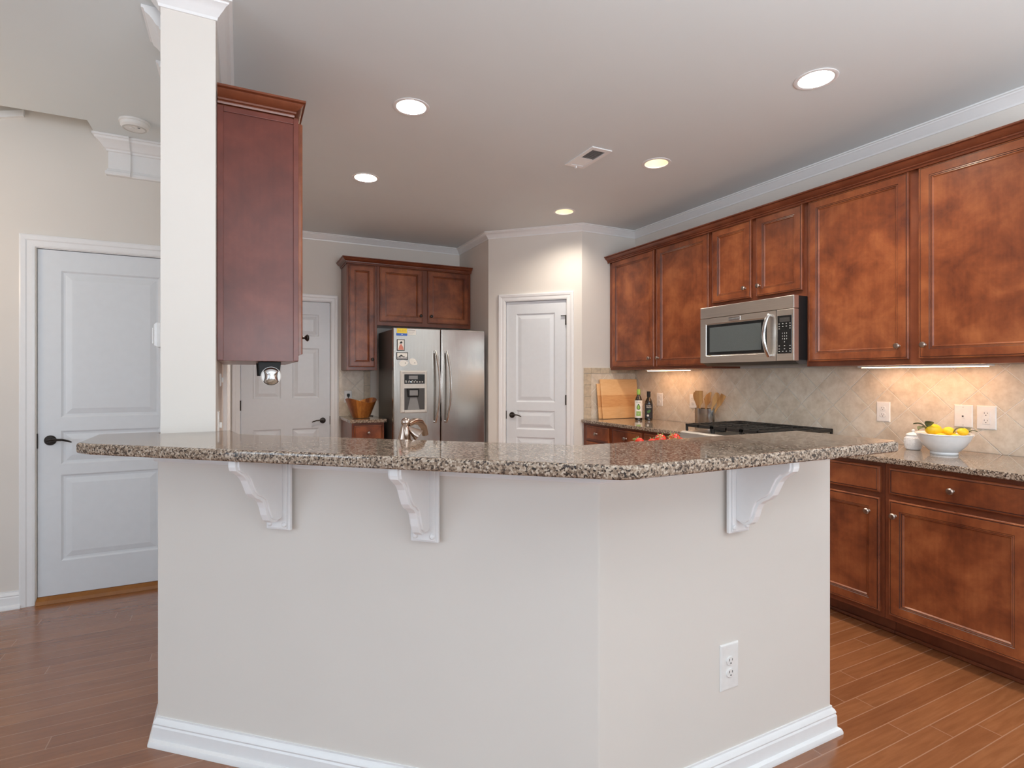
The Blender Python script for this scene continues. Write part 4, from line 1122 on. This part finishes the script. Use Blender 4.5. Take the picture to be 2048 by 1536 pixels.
# white jar
r = thing('lidded_jar', 'small white textured jar with a knobbed lid left of the lemon bowl', 'jar', (3.315, 1.690, .9145))
n = 60
MB().lathe([(.030, 0), (.034, .003), (.041, .03), (.042, .048), (.039, .066), (.033, .074), (.031, .078), (0, .078)], seg=n, fn=lambda a, rr, z: 0).build('jar', 'ceramic', r, smooth=True)
rg = MB()
for zi in range(8):
    z = .010 + .0075 * zi; rad = .0345 + .0085 * math.sin(min(1, z / .05) * PI / 2) - (max(0, z - .045) * .12)
    pts = [(rad * math.cos(2 * PI * k / 48), rad * math.sin(2 * PI * k / 48), z + (.0016 if k % 2 else -.0016)) for k in range(49)]
    rg.tube(pts, .0011, 5)
rg.build('woven_relief', 'ceramic', r, smooth=True)
ldp = MB().lathe([(.034, .0785), (.035, .081), (.030, .088), (.016, .094), (.006, .096), (.005, .099), (.0085, .104), (.007, .110), (0, .112)], seg=32).build('lid', 'ceramic', r, smooth=True)

# fruit bowl and lemons
bx, by = 3.268, 1.522
r = thing('fruit_bowl', 'white oval-sided ceramic bowl filled with lemons', 'bowl', (bx, by, .9145))
MB().lathe([(.058, 0), (.060, .006), (.057, .012), (.066, .018), (.090, .045), (.108, .075), (.118, .101), (.124, .104), (.122, .108), (.114, .104), (.104, .078), (.086, .05), (.06, .024), (0, .020)], seg=56).build('bowl', 'ceramic', r, smooth=True)
def lemon(label, dx, dy, z, rz, tilt, leaves=0, sc=1.0):
    r = thing('lemon', label, 'lemon', (bx + dx, by + dy, .9145 + z), rz, 'lemons in the white bowl')
    m = MB().lathe([(0, -.041), (.006, -.039), (.011, -.035), (.021, -.027), (.0275, -.012), (.029, .002), (.026, .018), (.017, .030), (.008, .036), (.005, .040), (0, .042)], seg=24, axis='x')
    rot = Matrix.Rotation(tilt, 4, 'Y') @ Matrix.Scale(sc, 4)
    m.xform(rot); m.build('fruit', 'lemon', r, smooth=True)
    for k in range(leaves):
        lf = MB(); n = 8; rows = []
        for i in range(n + 1):
            t = i / n; w = .017 * math.sin(PI * t) ** .7 + .0004
            x = -.040 - .052 * t; zz = .010 * math.sin(PI * t)
            rows.append([lf.bm.verts.new((x, s * w, zz + (0 if s == 0 else .005))) for s in (-1, 0, 1)] + [lf.bm.verts.new((x, s * w, zz - .0012 + (0 if s == 0 else .005))) for s in (1, 0, -1)])
        for A_, B_ in zip(rows, rows[1:]):
            for j in range(6): lf.bm.faces.new([A_[j], A_[(j + 1) % 6], B_[(j + 1) % 6], B_[j]])
        lf.bm.faces.new(rows[0]); lf.bm.faces.new(rows[-1])
        lf.xform(rot @ Matrix.Translation((-.036, 0, 0)) @ Matrix.Rotation(R([60, -50, 10, -10][k % 4]), 4, 'Z') @ Matrix.Rotation(R([30, 10, -20][k % 3]), 4, 'Y') @ Matrix.Translation((.036, 0, 0)))
        lf.build('leaf', 'leaf', r, smooth=True)
    if leaves:
        MB().tube([(-.038, 0, 0), (-.050, .002, .004), (-.066, -.004, .004)], .0022, 6).xform(rot).build('twig', 'twig', r, smooth=True)
# local directions: camera right on the image is roughly (+.89,-.45)
crx, cry = .8946, -.4467; cfx, cfy = .4467, .8946
for lab, a, b, z, rz, tilt, lv, sc in (
    ('lemon with twig and leaves at the left rim of the bowl', -.048, .008, .124, R(-20), R(12), 3, 1.1),
    ('plain lemon low at the left front of the bowl', -.052, -.044, .090, R(-30), R(0), 0, .8),
    ('plain lemon in the middle back of the bowl', .006, .066, .104, R(-25), R(0), 0, .95),
    ('lemon with a round leaf in front, right of the middle', .026, .002, .114, R(55), R(0), 1, .9),
    ('plain lemon low in the centre front of the bowl', .012, -.058, .086, R(-30), R(0), 0, .8),
    ('lemon beside loose green leaves at the right rim of the bowl', .084, -.016, .116, R(150), R(-5), 2, .7)):
    lemon(lab, crx * a + cfx * b, cry * a + cfy * b, z, rz, tilt, lv, sc)
